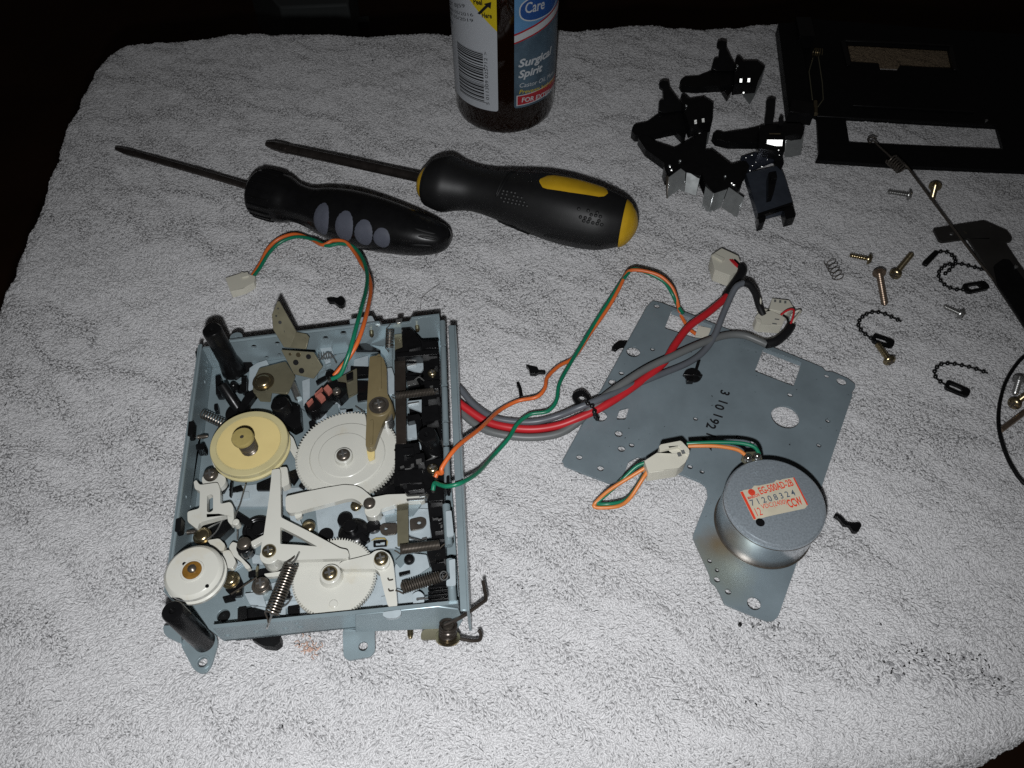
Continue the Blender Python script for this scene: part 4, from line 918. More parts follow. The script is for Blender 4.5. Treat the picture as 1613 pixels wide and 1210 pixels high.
obj('spring_arm', B().tube(SP([(699, 985, 21), (727, 972, 20), (760, 949, 18), (765.5, 943, 17.5), (763, 928, 17), (761, 915, 17)], 5), .75, 8), 'bsteel', sp_)
obj('spring_arm', B().tube(SP([(716, 1004, 15), (740, 1009, 13), (754, 1008.5, 12), (757.5, 1003, 12), (756, 995, 12), (753, 996, 12)], 5), .7, 8), 'bsteel', sp_)
obj('spring_bush', B().tube([P(706, 984, 20), P(705, 1004, 15)], 2.0, 14), 'dsteel', sp_)
ax_s = (P(705, 1006, 14.5) - P(706, 984, 20)).normalized()
screw(0, 0, 0, 0, 'brass', sp_, c=P(705, 1011, 13.8), r=2.9, axis=ax_s, washer=1.6, cross=False, neck=3)
pr('corner_plate', [(664, 993), (690, 986), (706, 984), (720, 990), (712, 1006), (680, 1007), (662, 1008)], 12, 1.2, 'olive', .3, 1.5)
pr('white_hook', [(648, 936), (660, 930), (669, 938), (668, 950), (660, 955), (651, 952)], 20, 1.4, 'zincl', .4, 1.4, holes=((658, 944, 2.2),))
obj('clip_wire', B().tube([P(656, 944, 22), P(700, 940, 23)], .4, 6), 'steel', deck)
# coil springs
for p0, p1, r_, tn, w_, m_ in (((614.5, 518, 27), (613, 548, 22), 1.85, 13, .24, 'dsteel'), ((623, 624, 27), (683, 616.5, 27), 1.55, 26, .26, 'dsteel'), ((630, 866, 27), (692, 858, 27), 1.75, 28, .27, 'dsteel'),
    ((633, 927, 25), (694, 908, 26), 2.0, 17, .34, 'dsteel'), ((459, 890, 30), (428, 968, 29), 2.6, 18, .3, 'dsteel'), ((317, 651, 20), (352, 668, 19), 2.0, 9, .22, 'dsteel'), ((500, 562, 19), (523, 560, 19), 1.6, 6, .25, 'steel')):
    obj('coil_spring', helix(P(*p0), P(*p1), r_, tn, w_, 6, 12), m_, deck)
obj('spring_loop', B().tube([P(699 + 6 * math.cos(a), 907 + 7 * math.sin(a), 28.5) for a in [i * .4 for i in range(16)]], .26, 6), 'steel', deck)
obj('hook_wire', B().tube(SP([(428, 968, 29), (425, 978, 28.5), (422, 986, 28), (420, 990, 26)], 4), .4, 6), 'steel', deck)
obj('hook_wire', B().tube(SP([(459, 890, 30), (465, 883, 29.5), (469, 875, 29), (471, 871, 27)], 4), .4, 6), 'steel', deck)
obj('torsion_wire', B().tube([P(364, 936, 17), P(396, 915, 20), P(404, 910, 20)], .35, 6), 'dsteel', deck)
obj('torsion_wire', B().tube([P(387, 763, 20), P(378, 795, 20), P(370, 814, 22)], .35, 6), 'steel', deck); obj('torsion_wire', B().tube([P(328, 832, 20), P(358, 816, 20)], .35, 6), 'steel', deck)
obj('torsion_wire', B().tube([P(374, 826, 19), P(374, 850, 19)], .3, 6), 'steel', deck); obj('upright_tab', B().tube([P(405, 896, 21), P(405, 906, 14)], 1.3, 10, flat=.4), 'olive', deck)
# solder terminals for the wires
pr('terminal_block', [(672, 772), (692, 764), (700, 770), (700, 788), (676, 790)], 26, 4, 'blk', .4)
for px, py in ((687, 753), (682, 772), (673, 778)): disc('solder_joint', px, py, 27, 4, 2, 'solder', None, ((1, 0), (.8, .6), (.3, 1)), 12, 0)
pr('terminal_post', [(703, 750), (708, 749), (708, 770), (703, 770)], 30, 6, 'blk', .3)

# clips on the side wall, notches, smaller works
for q in ([(297, 664), (305, 663), (303, 686), (295, 687)], [(277, 817), (286, 815), (284, 836), (275, 838)]): pr('wall_clip', q, ZR + .8, 4, 'blkm', .3)
pr('wall_clip', [(308, 700), (322, 698), (322, 708), (309, 709)], 20, 5, 'blk', .4)
rb = random.Random(21)
for q, z, h in (([(634, 706), (652, 704), (652, 716), (634, 718)], 26, 3), ([(654, 716), (668, 713), (670, 728), (656, 730)], 26.5, 3), ([(640, 722), (652, 720), (653, 734), (641, 735)], 25.2, 2), ([(626, 742), (664, 738), (666, 760), (628, 763)], 26, 3), ([(640, 764), (668, 760), (670, 770), (642, 774)], 25.5, 2),
    ([(668, 640), (690, 637), (692, 662), (670, 664)], 24.5, 4), ([(676, 566), (690, 564), (691, 576), (677, 578)], 27, 2), ([(672, 600), (692, 598), (692, 612), (673, 613)], 27, 3), ([(640, 520), (650, 519), (664, 542), (642, 546)], 28, 4), ([(666, 538), (688, 537), (690, 548), (668, 549)], 27.5, 3), ([(624, 556), (664, 552), (690, 551), (690, 558), (624, 563)], 27, 2.5),
    ([(678, 800), (696, 797), (697, 812), (679, 815)], 25, 3), ([(682, 820), (700, 818), (700, 836), (683, 838)], 24.5, 2), ([(684, 866), (702, 863), (703, 880), (686, 883)], 24.5, 3), ([(684, 888), (700, 886), (702, 903), (685, 905)], 24, 2)): pr('black_block', q, z, h, 'blk', .4)
for q, z in (([(655, 724), (664, 722), (664, 730), (656, 731)], 27.2), ([(647, 731), (652, 730), (652, 735), (648, 736)], 26.5), ([(630, 735), (636, 733), (637, 736), (631, 738)], 26.5), ([(677, 608), (682, 607), (682, 612), (678, 612)], 27.6), ([(690, 817), (696, 816), (696, 818), (690, 820)], 26), ([(694, 827), (697, 826), (697, 830), (694, 831)], 26), ([(660, 780), (670, 777), (671, 781), (661, 783)], 25), ([(640, 786), (668, 784), (669, 787), (641, 789)], 22.5), ([(664, 848), (672, 846), (673, 850), (665, 851)], 20)): pr('glint_tab', q, z, .6, 'steel', .15, .2)  # small steel slips added as glints along the black column
for q, z, m_ in (([(520, 606), (534, 600), (536, 640), (522, 645)], 15.6, 'zincl'), ([(516, 640), (532, 636), (534, 660), (518, 664)], 16.4, 'zinc'), ([(536, 646), (556, 643), (557, 650), (537, 653)], 16, 'zincl'), ([(497, 650), (512, 644), (516, 660), (500, 668)], 15.6, 'zincl'), ([(476, 600), (488, 596), (488, 640), (478, 640)], 15.2, 'zincl'),
    ([(503, 545), (520, 541), (528, 566), (512, 572)], 16, 'zincl'), ([(596, 796), (622, 794), (622, 808), (604, 812)], 18.2, 'zincl'), ([(606, 806), (625, 804), (625, 820), (607, 822)], 17.6, 'zinc'), ([(640, 796), (664, 794), (650, 812), (642, 814)], 19.2, 'zinc'), ([(622, 884), (640, 866), (655, 866), (630, 894)], 18, 'zinc'), ([(650, 912), (680, 892), (681, 906), (664, 914)], 18.6, 'zinc'),
    ([(372, 776), (392, 774), (392, 784), (373, 786)], 14.2, 'zincl'), ([(428, 798), (446, 796), (446, 806), (428, 808)], 14.2, 'zinc'), ([(446, 842), (468, 846), (500, 860), (446, 856)], 14.2, 'zinc'), ([(456, 812), (470, 812), (476, 828), (462, 836)], 17, 'zincl'), ([(356, 880), (378, 872), (384, 886), (366, 898)], 13.2, 'zincl'), ([(396, 872), (414, 876), (420, 890), (398, 888)], 13.2, 'zincl'), ([(456, 918), (470, 912), (478, 930), (460, 936)], 16, 'zincl'), ([(394, 946), (434, 938), (470, 934), (470, 944), (396, 956)], 15.2, 'zincl'),
    ([(600, 940), (622, 936), (624, 956), (604, 960)], 15.4, 'zincl')): pr('small_plate', q, z, 1.0, m_, .2, .4)
for q, z in (([(492, 570), (500, 566), (502, 574), (494, 578)], 16), ([(545, 590), (556, 585), (556, 596), (546, 600)], 21.5), ([(497, 600), (516, 590), (518, 594), (499, 606)], 15.6), ([(562, 622), (580, 620), (580, 630), (563, 632)], 17.2), ([(534, 655), (546, 652), (546, 656), (535, 660)], 16.2), ([(486, 665), (496, 660), (498, 670), (488, 676)], 15), ([(470, 766), (480, 752), (486, 756), (478, 770)], 15), ([(455, 744), (466, 740), (470, 752), (462, 764), (456, 756)], 16), ([(588, 770), (620, 764), (630, 770), (626, 778), (590, 780)], 16), ([(582, 740), (622, 732), (624, 760), (600, 776)], 14.5), ([(640, 864), (662, 862), (664, 868), (642, 870)], 17.8), ([(628, 902), (646, 898), (646, 903), (629, 908)], 18), ([(640, 952), (664, 948), (664, 958), (640, 960)], 17), ([(576, 886), (590, 896), (594, 912), (584, 906)], 16), ([(446, 935), (456, 930), (458, 942), (448, 944)], 17), ([(344, 765), (360, 762), (352, 776), (346, 776)], 15), ([(362, 760), (366, 758), (364, 782), (361, 782)], 22), ([(350, 940), (366, 936), (372, 946), (354, 950)], 12.6)): pr('dark_piece', q, z, 1.4, 'blk', .25, .4)
for a in ([(506, 566, 20), (515, 556, 22), (523, 560, 21), (530, 572, 20)], [(560, 640, 18), (575, 652, 20), (578, 668, 22)], [(606, 668, 20), (596, 682, 24), (590, 700, 23)], [(640, 846, 21), (668, 853, 22), (690, 856, 23)], [(398, 868, 21), (388, 880, 22), (380, 872, 21)], [(350, 820, 21), (340, 838, 21), (326, 850, 22)], [(460, 940, 18), (452, 952, 18), (440, 958, 18)], [(652, 600, 25), (660, 594, 25), (668, 600, 25)]): obj('wire_clip', B().tube(SP(a, 5), .32, 6), 'steel', deck)
disc('steel_sleeve', 605, 655, 24, 13, 8, 'steel', None, ((1, 0), (1, 1)), 24)
disc('washer_ring', 410, 922, 18.5, 14, 5, 'dsteel', None, None, 24); disc('lever_sleeve', 384, 861, 20.5, 12, 6, 'blk', None, None, 22)

# ------------------------------------------------------------------ motor on its mounting plate
ZP = 6.0
mp = thing('motor_plate', P(1120, 720, 2.5), 'grey zinc plate with a round motor and many punched holes', 'motor plate')
out = [(1028, 474), (1042, 477), (1110, 504), (1200, 540), (1296, 579), (1300, 585), (1312, 586), (1335, 596), (1347, 605), (1347, 612), (1341, 618), (1343, 622), (1320, 690), (1290, 780), (1259, 876), (1226, 971), (1218, 978), (1208, 978), (1176, 966), (1141, 951), (1137, 940), (1127, 922), (1119, 916), (1118, 905), (1092, 848), (1092, 842), (1115, 782), (1113, 767), (1103, 759), (1060, 742), (1035, 733), (1022, 722), (1005, 719), (990, 727), (985, 741), (975, 757), (960, 761), (920, 746), (888, 733), (887, 727), (925, 660), (980, 560), (1020, 482)]
hol = [(1034.8, 482, 5), (997.6, 554, 11), (1028, 550, 4), (979, 587.5, 4.5), (965, 602, 7), (945.5, 655, 11), (974.6, 683, 6.5), (979, 706.8, 6), (995, 701, 4.5), (1095.8, 659.5, 4), (1244.6, 621.7, 4.5), (1237, 656.8, 22), (1302.6, 592, 4.2), (1325.8, 600.5, 8), (1304, 662.7, 4), (1290, 701.4, 4), (1163, 688.6, 4), (1185, 697, 4), (912.5, 720, 5), (946, 737.6, 5.5), (1087, 735, 4.5), (1106, 743, 4), (1118, 883.5, 4), (1129.5, 898.3, 3.5), (1129.5, 912.8, 5), (1147, 932, 5), (1187.8, 950.6, 11), (961, 633, 4)]
hs = [circ(P(x, y, ZP), r * mm(x, y, ZP), 22) for x, y, r in hol]
hs += [rpoly(PP(q, ZP), .6, 3) for q in ([(1058, 488), (1123, 512), (1113, 534), (1092, 532), (1047, 517)], [(1203, 548), (1263, 571), (1250, 608.5), (1189, 585)], [(976, 645), (991, 641), (985, 661), (971, 661)])]
plate = obj('mounting_plate', B().plate(rpoly(PP(out, ZP), .8, 3), hs, 1.2), 'plate', mp, .28)
# folded lips along two of the windows and the left edge
obj('folded_lip', B().tube([P(887, 728, ZP - .5), P(1020, 484, ZP - .5)], .7, 8), 'plate', plate)
obj('folded_lip', B().sheet([P(1203, 549, ZP), P(1263, 571.5, ZP), P(1261, 577, ZP - 2), P(1201, 554, ZP - 2)], .6), 'plate', plate)
obj('folded_lip', B().sheet([P(1058, 489, ZP), P(1123, 513, ZP), P(1121, 519, ZP - 2), P(1057, 495, ZP - 2)], .6), 'plate', plate)
# stamped number: each figure is its own print
vx = (P(1122, 690, ZP) - P(1145, 614, ZP)); Ln_ = vx.length; vx.normalize(); vy = Vector((-vx.y, vx.x, 0))
pos_ = [(1139.5, 617.5), (1136.5, 632), (1131, 640), (1128.5, 653.5), (1124, 662.5), (1119, 670), (1117.5, 684)]
for ch, (cx, cy) in zip('3101921', pos_):
    v_, f_ = text2d(ch, 6.0, 0, .16); w = sum(q[0] for q in v_) / len(v_); hh = sum(q[1] for q in v_) / len(v_); c = P(cx + 2.5, cy + 1.5, ZP + .06)
    obj('stamped_figure', B().add([c + vx * (q[0] - w) + vy * (q[1] - hh) for q in v_], f_), 'blkink', plate, smooth=0)
obj('ink_mark', B().sheet([P(1105, 690, ZP + .1), P(1110, 688, ZP + .1), P(1121, 704, ZP + .1), P(1121, 711, ZP + .1)], .03), 'blkink', plate, smooth=0)
# black snap rivet
rv = obj('snap_rivet', B().lathe([(4.2, -.5), (4.3, .6), (3.6, 1.5), (1.5, 1.8)], P(1091, 592, ZP), seg=28), 'blk', plate)
obj('rivet_bar', B().box(P(1091, 592, ZP + 2), (P(1076, 592, ZP + 2) - P(1106, 594, ZP + 2)) / 2, Vector((0, .45, 0)), Vector((0, 0, .9))), 'blk', rv, .2)
obj('rivet_bar', B().box(P(1097, 581, ZP + 2), (P(1093, 596, ZP + 2) - P(1100, 573, ZP + 2)) / 2, Vector((.8, 0, 0)), Vector((0, 0, 1.2))), 'blk', rv, .2)
obj('rivet_bar', B().box(P(1086, 600, ZP + 2), Vector((1.6, 0, 0)), Vector((0, 1.2, 0)), Vector((0, 0, 1.3))), 'blk', rv, .3)
# motor
mc = P(1222, 789, 26.3); mr = 79 * mm(1222, 789, 26.3); H = 26.3 - ZP
mo = obj('motor', B().lathe([(mr * .96, -H), (mr * .985, -H + 1), (mr * .985, -3.2), (mr * .9, -3.0)], mc, seg=96), 'can', mp, smooth=30)
obj('end_cap', B().lathe([(mr * .9, -3.1), (mr * 1.0, -3.0), (mr * 1.0, -1.6), (mr * .985, -.7), (mr * .955, -.15), (mr * .92, 0)], mc, seg=96), 'motor', mo, smooth=30)
obj('base_rim', B().lathe([(mr * .97, -H), (mr * 1.012, -H), (mr * 1.012, -H + .5), (mr * .98, -H + .7)], mc, seg=72), 'dsteel', mo)
obj('rim_groove', B().lathe([(mr * .99, -3.5), (mr * 1.006, -3.4), (mr * 1.006, -3.15), (mr * .99, -3.05)], mc, seg=96), 'dsteel', mo)
def on_top(px, py, dz=.06): return P(px, py, 26.3 + dz)
def lab(pts, m, dz, par, name='label'): return obj(name, B().sheet([on_top(x, y, dz) for x, y in pts], .05), m, par, smooth=0)
lb = lab([(1165.5, 775), (1172, 772), (1184, 770), (1188, 765), (1196, 765), (1219, 760), (1223, 756), (1229, 757), (1232, 755), (1250, 752), (1262, 775), (1273, 795), (1268, 801), (1240, 807), (1212, 813), (1190, 819), (1187, 819)], 'paper', .12, mo)
lab([(1166, 775.2), (1170, 774.2), (1191, 817), (1187.5, 818.6)], 'redink', .18, lb, 'label_stripe'); lab([(1249, 752.4), (1251, 752), (1273, 795), (1271, 796)], 'redink', .18, lb, 'label_stripe')
def mtext(s, p0, p1, size, m, bold=0.):
    a, b_ = on_top(*p0, .2), on_top(*p1, .2); u_ = (b_ - a); L = u_.length; u_.normalize(); w_ = Vector((-u_.y, u_.x, 0)); v_, f_ = text2d(s, 1.0, 0, bold); wd = max(q[0] for q in v_)
    obj('lettering', B().add([a + u_ * (q[0] * L / wd) + w_ * (q[1] * size) for q in v_], f_), m, lb, smooth=0)
mtext('EG-500AD-2B', (1198, 779), (1251, 764.5), 4.4, 'redink', .02); mtext('7 1 2 0 8 3 2 4', (1184, 797), (1254, 780), 3.7, 'blueink', .012)
mtext('12', (1191, 813.5), (1202, 811), 5.0, 'redink', .0); mtext('VDC(2400)', (1201, 802), (1240, 793), 2.9, 'redink'); mtext('CCW', (1244, 800), (1266, 794), 5.0, 'redink', .03)
obj('round_emblem', B().lathe([(1.45, 0), (1.45, .06)], on_top(1184, 775.5, .14), seg=24), 'redink', lb, smooth=0); mtext('m', (1181, 776.5), (1187, 775.2), 2.6, 'paper', .05); mtext('MABUCHI', (1179, 787), (1197, 781), 1.7, 'redink', .03)
obj('vent_hole', B().lathe([(1.75, -.3), (1.75, .08)], on_top(1197.5, 823), seg=24), 'blkm', mo, smooth=0)
for p0, p1 in (((1184, 745), (1195, 742)), ((1187, 739), (1193, 749)), ((1208, 738), (1219, 735))): obj('polarity_mark', B().tube([on_top(*p0, .0), on_top(*p1, .0)], .28, 6), 'motor', mo)
tb = obj('terminal_board', B().plate(rpoly(PP([(1168, 722), (1172, 712), (1198, 711), (1201, 724), (1186, 734)], 25.5), .6, 3), [], 2), 'olive', mo, .3)
for px, py in ((1178, 723), (1192, 720)): obj('solder_joint', B().lathe([(1.7, -.4), (1.8, .6), (1.2, 1.9), (.5, 2.3)], P(px, py, 26), seg=16), 'solder', tb)
for _p, _r, _c in (((1134, 864), 12, (0.17, 0.09, 0.016)), ((1135, 900), 17, (0.21, 0.235, 0.205))): stain_on(MT['plate'], P(*_p, ZP) - LOC[mp.name], _r, _c)
# motor lead: loops out to the white connector and back to the terminals
ml = thing('motor_lead', P(1050, 718, ZP), 'orange and green motor lead looping through a white connector above the plate', 'cable')
obj('orange_wire', B().tube(SP([(1173, 716, 27), (1160, 708, 28), (1130, 703, 28), (1100, 702.5, 27), (1084, 703, 26)], 8), .85, 10), 'orange2', ml)
obj('green_wire', B().tube(SP([(1196, 716, 27), (1188, 704, 29), (1165, 698, 29), (1130, 697, 28), (1100, 698, 27), (1082, 699, 26)], 8), .85, 10), 'green', ml)
def conn(par, pts, z0, z1, m='ivory', name='connector', bevel=.35): return obj(name, B().plate(rpoly(PP(pts, z1), .4, 2), [], z1 - z0), m, par, bevel)
cn = conn(ml, [(1015, 726), (1035, 713), (1067, 703), (1085, 716), (1080, 728), (1068, 738), (1022, 745)], 20, 27)
conn(cn, [(1038, 703), (1041, 700), (1072, 694), (1075, 698), (1068, 703), (1040, 709)], 25, 29, name='latch'); conn(cn, [(1067, 703), (1073, 694), (1086, 708), (1086, 716)], 24, 28.6, name='latch')
for px, py in ((1076, 712), (1070, 716)): obj('slot', B().box(P(px, py, 28.65), Vector((.7, .2, 0)), Vector((-.2, .9, 0)), Vector((0, 0, .05))), 'grey', cn, 0, 0)
for nm, a, m_ in (('orange_wire', [(1018, 736, 23), (995, 750, 20), (960, 772, 15), (940, 790, 11), (936, 798, 10), (950, 800, 10), (975, 797, 12), (992, 785, 17), (1010, 758, 22), (1020, 742, 24)], 'orange2'), ('green_wire', [(1016, 729, 23), (1000, 737, 21), (972, 764, 16), (948, 785, 12), (941, 793, 10.5), (960, 794, 10.5), (985, 788, 14), (1000, 772, 19), (1014, 750, 22), (1024, 743, 23)], 'green'),):
    obj(nm, B().tube(SP(a, 8), .85, 10), m_, ml)

# ------------------------------------------------------------------ cables between mechanism and plate
L1 = thing('two_wire_cable', P(850, 640, 3), 'loose orange and green wire pair running from the mechanism over to the plate', 'cable')
obj('orange_wire', B().tube(SP([(686, 752, 28), (689, 745, 29), (696, 745, 30), (697, 735, 32), (720, 704, 33), (755, 676, 24), (785, 648, 12), (815, 632, 10), (845, 625.5, 12), (858, 612, 12), (862, 595, 11), (880, 577, 9), (905, 562, 7), (930, 525, 8), (958, 485, 12), (975, 455, 16), (985, 434, 18), (994, 426, 19), (1015, 427, 19), (1040, 435, 18), (1058, 452, 15), (1066, 472, 11), (1072, 495, 5), (1085, 517, 4), (1097, 527, 4)], 7), .95, 10), 'orange', L1)
obj('green_wire', B().tube(SP([(682, 772, 27), (685, 761, 29), (694, 764, 31), (706, 766, 32.5), (728, 760, 32.5), (752, 745, 25), (775, 720, 14), (800, 692, 12), (815, 668, 12), (835, 653, 12), (862, 648, 13), (876, 632, 13), (881, 605, 12), (897, 575, 10), (915, 545, 9), (938, 507, 10), (965, 465, 14), (985, 436, 18), (998, 424, 18.5), (1020, 430, 18), (1046, 444, 16), (1060, 465, 13), (1068, 482, 8), (1076, 494, 7)], 7), .95, 10), 'green', L1)
conn(L1, [(1100, 513), (1120, 517), (1116, 533), (1095, 529)], 1.5, 5, name='connector')

L2 = thing('red_cable', P(850, 680, 3), 'thick red sleeved cable with black end sleeve and white plug', 'cable')
obj('sleeve', B().tube(SP([(716, 628, 8), (730, 640, 7), (765, 663, 5), (800, 673, 5), (840, 676, 5.5), (880, 670, 6.5), (915, 657, 9), (945, 643, 11), (975, 625, 12), (1010, 600, 12), (1045, 572, 11.5), (1062, 545, 11), (1085, 515, 11), (1115, 493, 11), (1140, 472, 11), (1146, 465, 11)], 8), 1.9, 14), 'red', L2)
obj('end_sleeve', B().tube(SP([(1144, 467, 11), (1154, 452, 11), (1164, 437, 11), (1169, 427, 11), (1166, 421, 11)], 7), 2.6, 12), 'sleeve', L2)
for k_, (dx, m_) in enumerate(((0, 'red'), (-3, 'red'), (4, 'blk'))): obj('inner_wire', B().tube(SP([(1166 + dx * .5, 424, 11.5), (1160 + dx, 416, 12.5), (1153 + dx, 409, 12)], 5), .5, 8), m_, L2)
cn = conn(L2, [(1120, 402), (1137, 391), (1163, 403), (1166, 412), (1160, 430), (1150, 434), (1126, 425)], 4, 12)
for q in ([(1122, 424), (1127, 417), (1133, 420), (1129, 428)], [(1138, 431), (1144, 423), (1150, 426), (1146, 434)]): conn(cn, q, 4, 9, name='latch')
conn(cn, [(1122, 402), (1126, 399), (1142, 407), (1137, 411)], 12, 13, name='latch')

L3 = thing('grey_cable', P(850, 690, 3), 'thick olive-grey cable ending in a white plug beside the plate', 'cable')
obj('sleeve', B().tube(SP([(716, 625, 5), (728, 650, 4.5), (760, 675, 4.5), (800, 686, 4.5), (840, 689, 4.5), (880, 683, 5), (910, 665, 7), (930, 645, 10.5), (955, 623, 13), (985, 602, 14), (1020, 580, 14), (1060, 561, 13), (1100, 543, 12), (1140, 529, 10), (1170, 528, 9.5), (1195, 537, 9), (1208, 543, 9)], 8), 1.85, 14), 'grey', L3)
obj('end_sleeve', B().tube(SP([(1206, 542, 9), (1222, 538, 9), (1238, 525, 9), (1246, 513, 9)], 7), 2.35, 12), 'sleeve', L3)
for a, m_ in (([(1244, 514, 10), (1249, 500, 13), (1250, 488, 14), (1240, 489, 13), (1230, 496, 10)], 'red'), ([(1246, 514, 9.5), (1252, 503, 12), (1261, 491, 12), (1256, 490, 11), (1246, 497, 9)], 'ivory'), ([(1242, 512, 9.5), (1240, 502, 10), (1234, 497, 9)], 'blk')): obj('inner_wire', B().tube(SP(a, 5), .55, 8), m_, L3)
cn = conn(L3, [(1216, 470), (1243, 473), (1251, 486), (1240, 493), (1212, 487)], 2.5, 9)
for i in range(3): obj('slot', B().box(P(1221 + i * 8, 474 + i, 9.05), Vector((.55, 0, 0)), Vector((.2, .9, 0)), Vector((0, 0, .05))), 'grey', cn, 0, 0)

L4 = thing('thin_grey_cable', P(850, 660, 3), 'thin blue-grey cable lying along the red one, bent to a white plug', 'cable')
obj('sleeve', B().tube(SP([(716, 604, 8), (728, 616, 7), (745, 636, 6), (775, 657, 6), (810, 664, 6), (845, 664, 7), (880, 655, 8.5), (915, 641, 13), (945, 629, 14), (985, 612, 13), (1040, 590, 10), (1085, 571, 9), (1110, 552, 9.5), (1126, 528, 12), (1138, 498, 16), (1150, 470, 20), (1160, 452, 23), (1172, 446, 24)], 8), 1.6, 12), 'grey2', L4)
obj('end_sleeve', B().tube(SP([(1171, 446, 24), (1181, 449, 23), (1190, 463, 18), (1195, 480, 12), (1202, 496, 8)], 7), 1.75, 12), 'sleeve', L4)
obj('inner_wire', B().tube(SP([(1195, 467, 16), (1198, 474, 15), (1196, 486, 10), (1193, 492, 8)], 5), .55, 8), 'ivory', L4)
cn = conn(L4, [(1189, 500), (1194, 494), (1205, 486), (1214, 489), (1237, 500), (1232, 513), (1198, 511)], 2.5, 8.5)
for px, py in ((1224, 503), (1220, 510)): obj('slot', B().box(P(px, py, 8.55), Vector((1.1, -.2, 0)), Vector((.1, .35, 0)), Vector((0, 0, .05))), 'grey', cn, 0, 0)
conn(cn, [(1190, 500), (1199, 503), (1199, 510), (1192, 507)], 3, 9.4, name='latch')

L5 = thing('head_lead', P(480, 420, 3), 'orange and green lead from the top of the mechanism to a small white plug', 'cable')
obj('green_wire', B().tube(SP([(523, 597, 27), (536, 590, 29), (545, 570, 33), (552, 550, 36), (560, 520, 38), (568, 490, 36), (577, 455, 28), (578, 430, 22), (570, 405, 18), (555, 388, 17), (535, 384, 17), (515, 387, 16), (495, 378, 14), (470, 373, 12), (445, 380, 10), (425, 397, 8), (408, 424, 6), (394, 441, 6)], 7), 1.0, 10), 'green', L5)
obj('orange_wire', B().tube(SP([(526, 592, 25), (540, 575, 28), (552, 560, 31), (565, 535, 34), (576, 500, 34), (584, 460, 26), (581, 435, 21), (570, 417, 18), (560, 400, 16.5), (545, 382, 17.5), (525, 379, 17.5), (508, 386, 15.5), (490, 377, 13), (465, 369, 12), (440, 376, 10), (422, 392, 8), (410, 415, 6), (396, 436, 6)], 7), 1.0, 10), 'orange', L5)
cn = conn(L5, [(355, 438), (377, 431), (381, 428), (402, 435), (400, 445), (384, 454), (363, 460)], 3, 7.5); conn(cn, [(378, 431), (390, 428), (392, 434), (381, 437)], 7, 8.4, name='latch')

# beaded tie round the cables
def tie(name, label, beads, head, hole=True, z=4, group='beaded cable ties on the towel', nb=None, ang=None):
    pts = SP(beads, 10); t = thing(name, pts[0] * 1, label, 'cable tie', group)
    obj('strap', B().tube(pts, .38, 8), 'blk', t)
    L = [0.0]
    for i in range(1, len(pts)): L.append(L[-1] + (pts[i] - pts[i - 1]).length)
    step = 3.35; s = step * .6; i = 0
    while s < L[-1]:
        while L[i + 1] < s: i += 1
        q = pts[i].lerp(pts[i + 1], (s - L[i]) / (L[i + 1] - L[i] + 1e-9))
        obj('bead', B().lathe([(.2, -1.0), (.9, -.65), (1.15, 0), (.9, .65), (.2, 1.0)], q, (pts[i + 1] - pts[i]), 10), 'blk', t, smooth=60); s += step
    (hx0, hy0), (hx1, hy1), hw = head; a, b_ = P(hx0, hy0, z), P(hx1, hy1, z); u_ = (b_ - a); Lh = u_.length; u_.normalize(); w_ = Vector((-u_.y, u_.x, 0)); hw *= mm(hx0, hy0, z)
    o2 = [(x, y) for x, y in rpolyn([(0, -hw), (Lh, -hw * .9), (Lh, hw * .9), (0, hw)], hw * .7)]; hl = [(x, y) for x, y in rpolyn([(Lh * .15, -hw * .5), (Lh * .68, -hw * .5), (Lh * .68, hw * .5), (Lh * .15, hw * .5)], hw * .4)]
    obj('buckle', B().plate(o2, [hl] if hole else [], 1.6, a + Vector((0, 0, .6)), u_, w_), 'blk', t, .4)
    return t
tie('cable_tie', 'black beaded tie cinched round the red and grey cables at the plate edge', [(922, 634, 15), (932, 639, 17.5), (936, 648, 17), (938, 656, 11), (941, 660, 7)], ((922, 637), (908, 618), 13), z=13, group='beaded cable ties')

# ------------------------------------------------------------------ loose beaded ties on the towel
tie('cable_tie', 'black beaded tie whose open buckle rests against a brass-coloured screw', [(1420, 507, 4), (1405, 500, 4), (1390, 493.5, 4), (1374, 492, 4), (1360, 498, 4), (1352, 509, 4), (1356, 520, 4), (1366, 529, 4), (1376, 535, 4)], ((1374, 532), (1408, 543), 9.5))
tie('cable_tie', 'black beaded tie lying alone below the others, beads in a wide hook', [(1556, 588, 4), (1530, 579, 4), (1500, 573, 4), (1482, 574, 4), (1472.5, 584, 4), (1475, 596, 4), (1490, 607, 4)], ((1489, 605), (1527, 621), 9.5))
tie('cable_tie', 'black beaded tie whose tail points to the dark bracket, buckle open', [(1552, 426, 4), (1530, 420, 4), (1512, 416, 4), (1492, 417, 4), (1480, 427, 4), (1479, 437, 4), (1488, 449, 4), (1504, 456, 4), (1521, 456, 4)], ((1519, 456), (1555, 449), 9.5))
tie('cable_tie', 'short black beaded tie with a narrow closed buckle, crossing another tie', [(1476, 397, 5), (1490, 397, 5), (1499, 402, 5), (1505, 411, 6.5), (1499, 422, 5), (1487, 433, 4)], ((1456, 417), (1476, 397), 4.5), hole=False)

